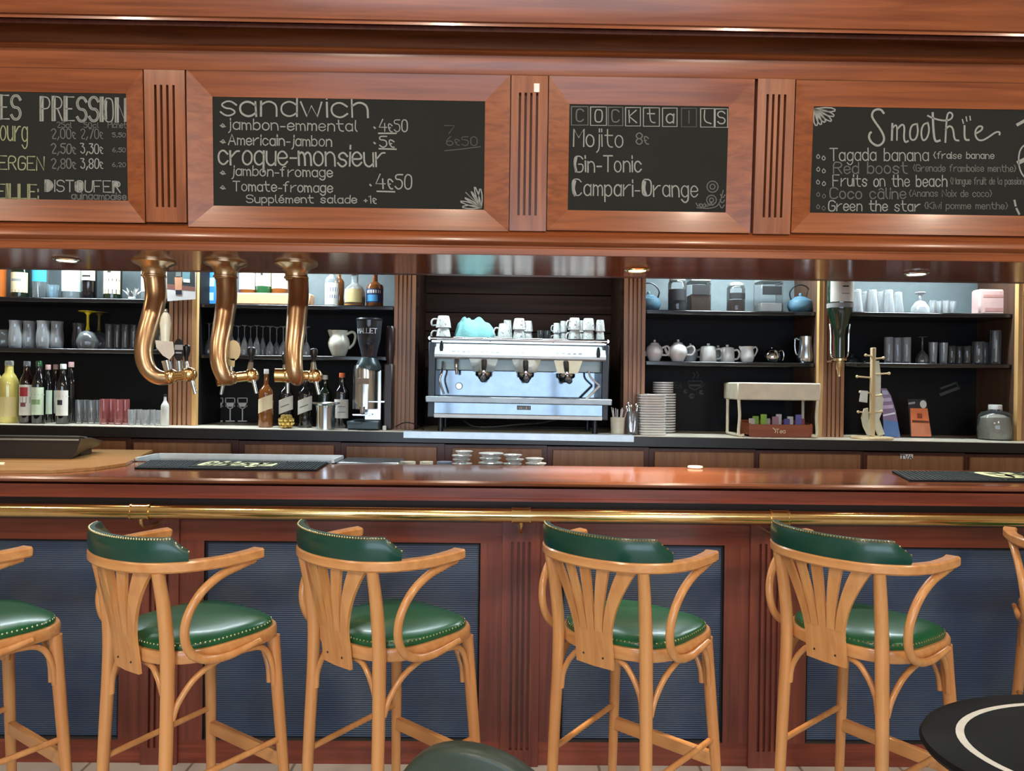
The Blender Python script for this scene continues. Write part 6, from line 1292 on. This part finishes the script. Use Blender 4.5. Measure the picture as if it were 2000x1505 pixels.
y0_, y1_ = (c_[1]+d_[1])/2+.006, 3.66
xl = WX(304, 3.64, 890); xr_ = WX(671, 3.64, 893)
dt = thing('drip_tray', 'shallow steel drip tray with raised rim behind the ribbed bar mat', 'drip tray', ((xl+xr_)/2, 3.5, ZB+.0008))
hx = (xr_-xl)/2
part('tray_floor', MB().box(-hx, hx, y0_-3.5, .16, 0, .003), STEEL, dt, smooth=0); dz_ = MB().box(-hx, hx, .145, .16, 0, .018).box(-hx, -hx+.012, y0_-3.5, .16, 0, .018).box(hx-.012, hx, y0_-3.5, .16, 0, .018)
part('tray_rim', dz_, mat('satin rim', (206, 214, 216), .4, .5), dt, smooth=0)
x2 = WX(785, 3.6, 900); single('steel_sink_edge', MB().bbox(xr_+.004, x2, 3.47, 3.70, ZB-.049, ZB+.004, .003), STEEL, 'plain steel ledge between drip tray and glass dishes behind the bar', 'sink edge')
# glass dishes behind the bar
zl = ZTOP-.05+.0006
def dish_mesh(r, h):
    k = ('dish', round(r, 3), round(h, 3))
    if k not in CACHE: CACHE[k] = MB().lathe([(0, 0), (r*.55, 0), (r*.62, h*.25), (r, h*.85), (r, h), (r*.93, h), (r*.5, h*.45), (0, h*.4)], 28).mesh('dish', GLASSC, 50)
    return CACHE[k]
GLASSC = glassy('thick dish glass', (1, 1, 1), .34, (.92, .94, .92))
for px, n, w_, lb, y0 in ((903, 5, 40, 'the tall wobbly pile beside the steel ledge', 880), (956, 4, 50, 'the pile in front of the espresso machine middle', 884), (1003, 4, 38, 'the narrow pile between two wider ones', 887), (1046, 3, 42, 'the low pile towards the empty bar end', 894)):
    Y = 3.62; s = Y/F; X = WX(px, Y, 905); ztp = W(px, y0, Y).z; st_ = (ztp-zl)/n
    for i in range(n):
        single('glass_dish', dish_mesh(w_/2*s*(.98 if i % 2 else .86 if px != 1003 else .95), st_*.98), GLASSC, '%s glass dish from the bottom of %s' % (ORD[i], lb), 'dish', (X+random.uniform(-.008, .008), Y, zl+i*st_), random.uniform(0, 3), 'stacked glass dishes behind the bar')
for px, lb, m, w_ in ((799, 'small cream lid beside the steel ledge', CREAMC, 26), (833, 'small cream lid between the steel ledge and the bluish dish', CREAMC, 26), (868, 'flat bluish dish beside the tallest glass pile', mat('bluish dish', (120, 130, 150), .3), 30)):
    Y = 3.74; X = WX(px, Y, 904); z = zl
    single('cream_saucer', MB().lathe([(0, 0), (w_/2*Y/F*.9, 0), (w_/2*Y/F, .01), (w_/2*Y/F, W(px, 901, Y).z-z), (0, W(px, 900, Y).z-z)], 24), m, lb, 'lid', (X, Y, z))
Y = 3.41; X = WX(1358, Y, 908); single('small_coaster', MB().lathe([(0, 0), (14*Y/F, 0), (15*Y/F, .004), (14*Y/F, .010), (0, .011)], 28), CREAMC, 'little round cream dish alone at the back edge of the bar top', 'dish', (X, Y, ZB+.0012))
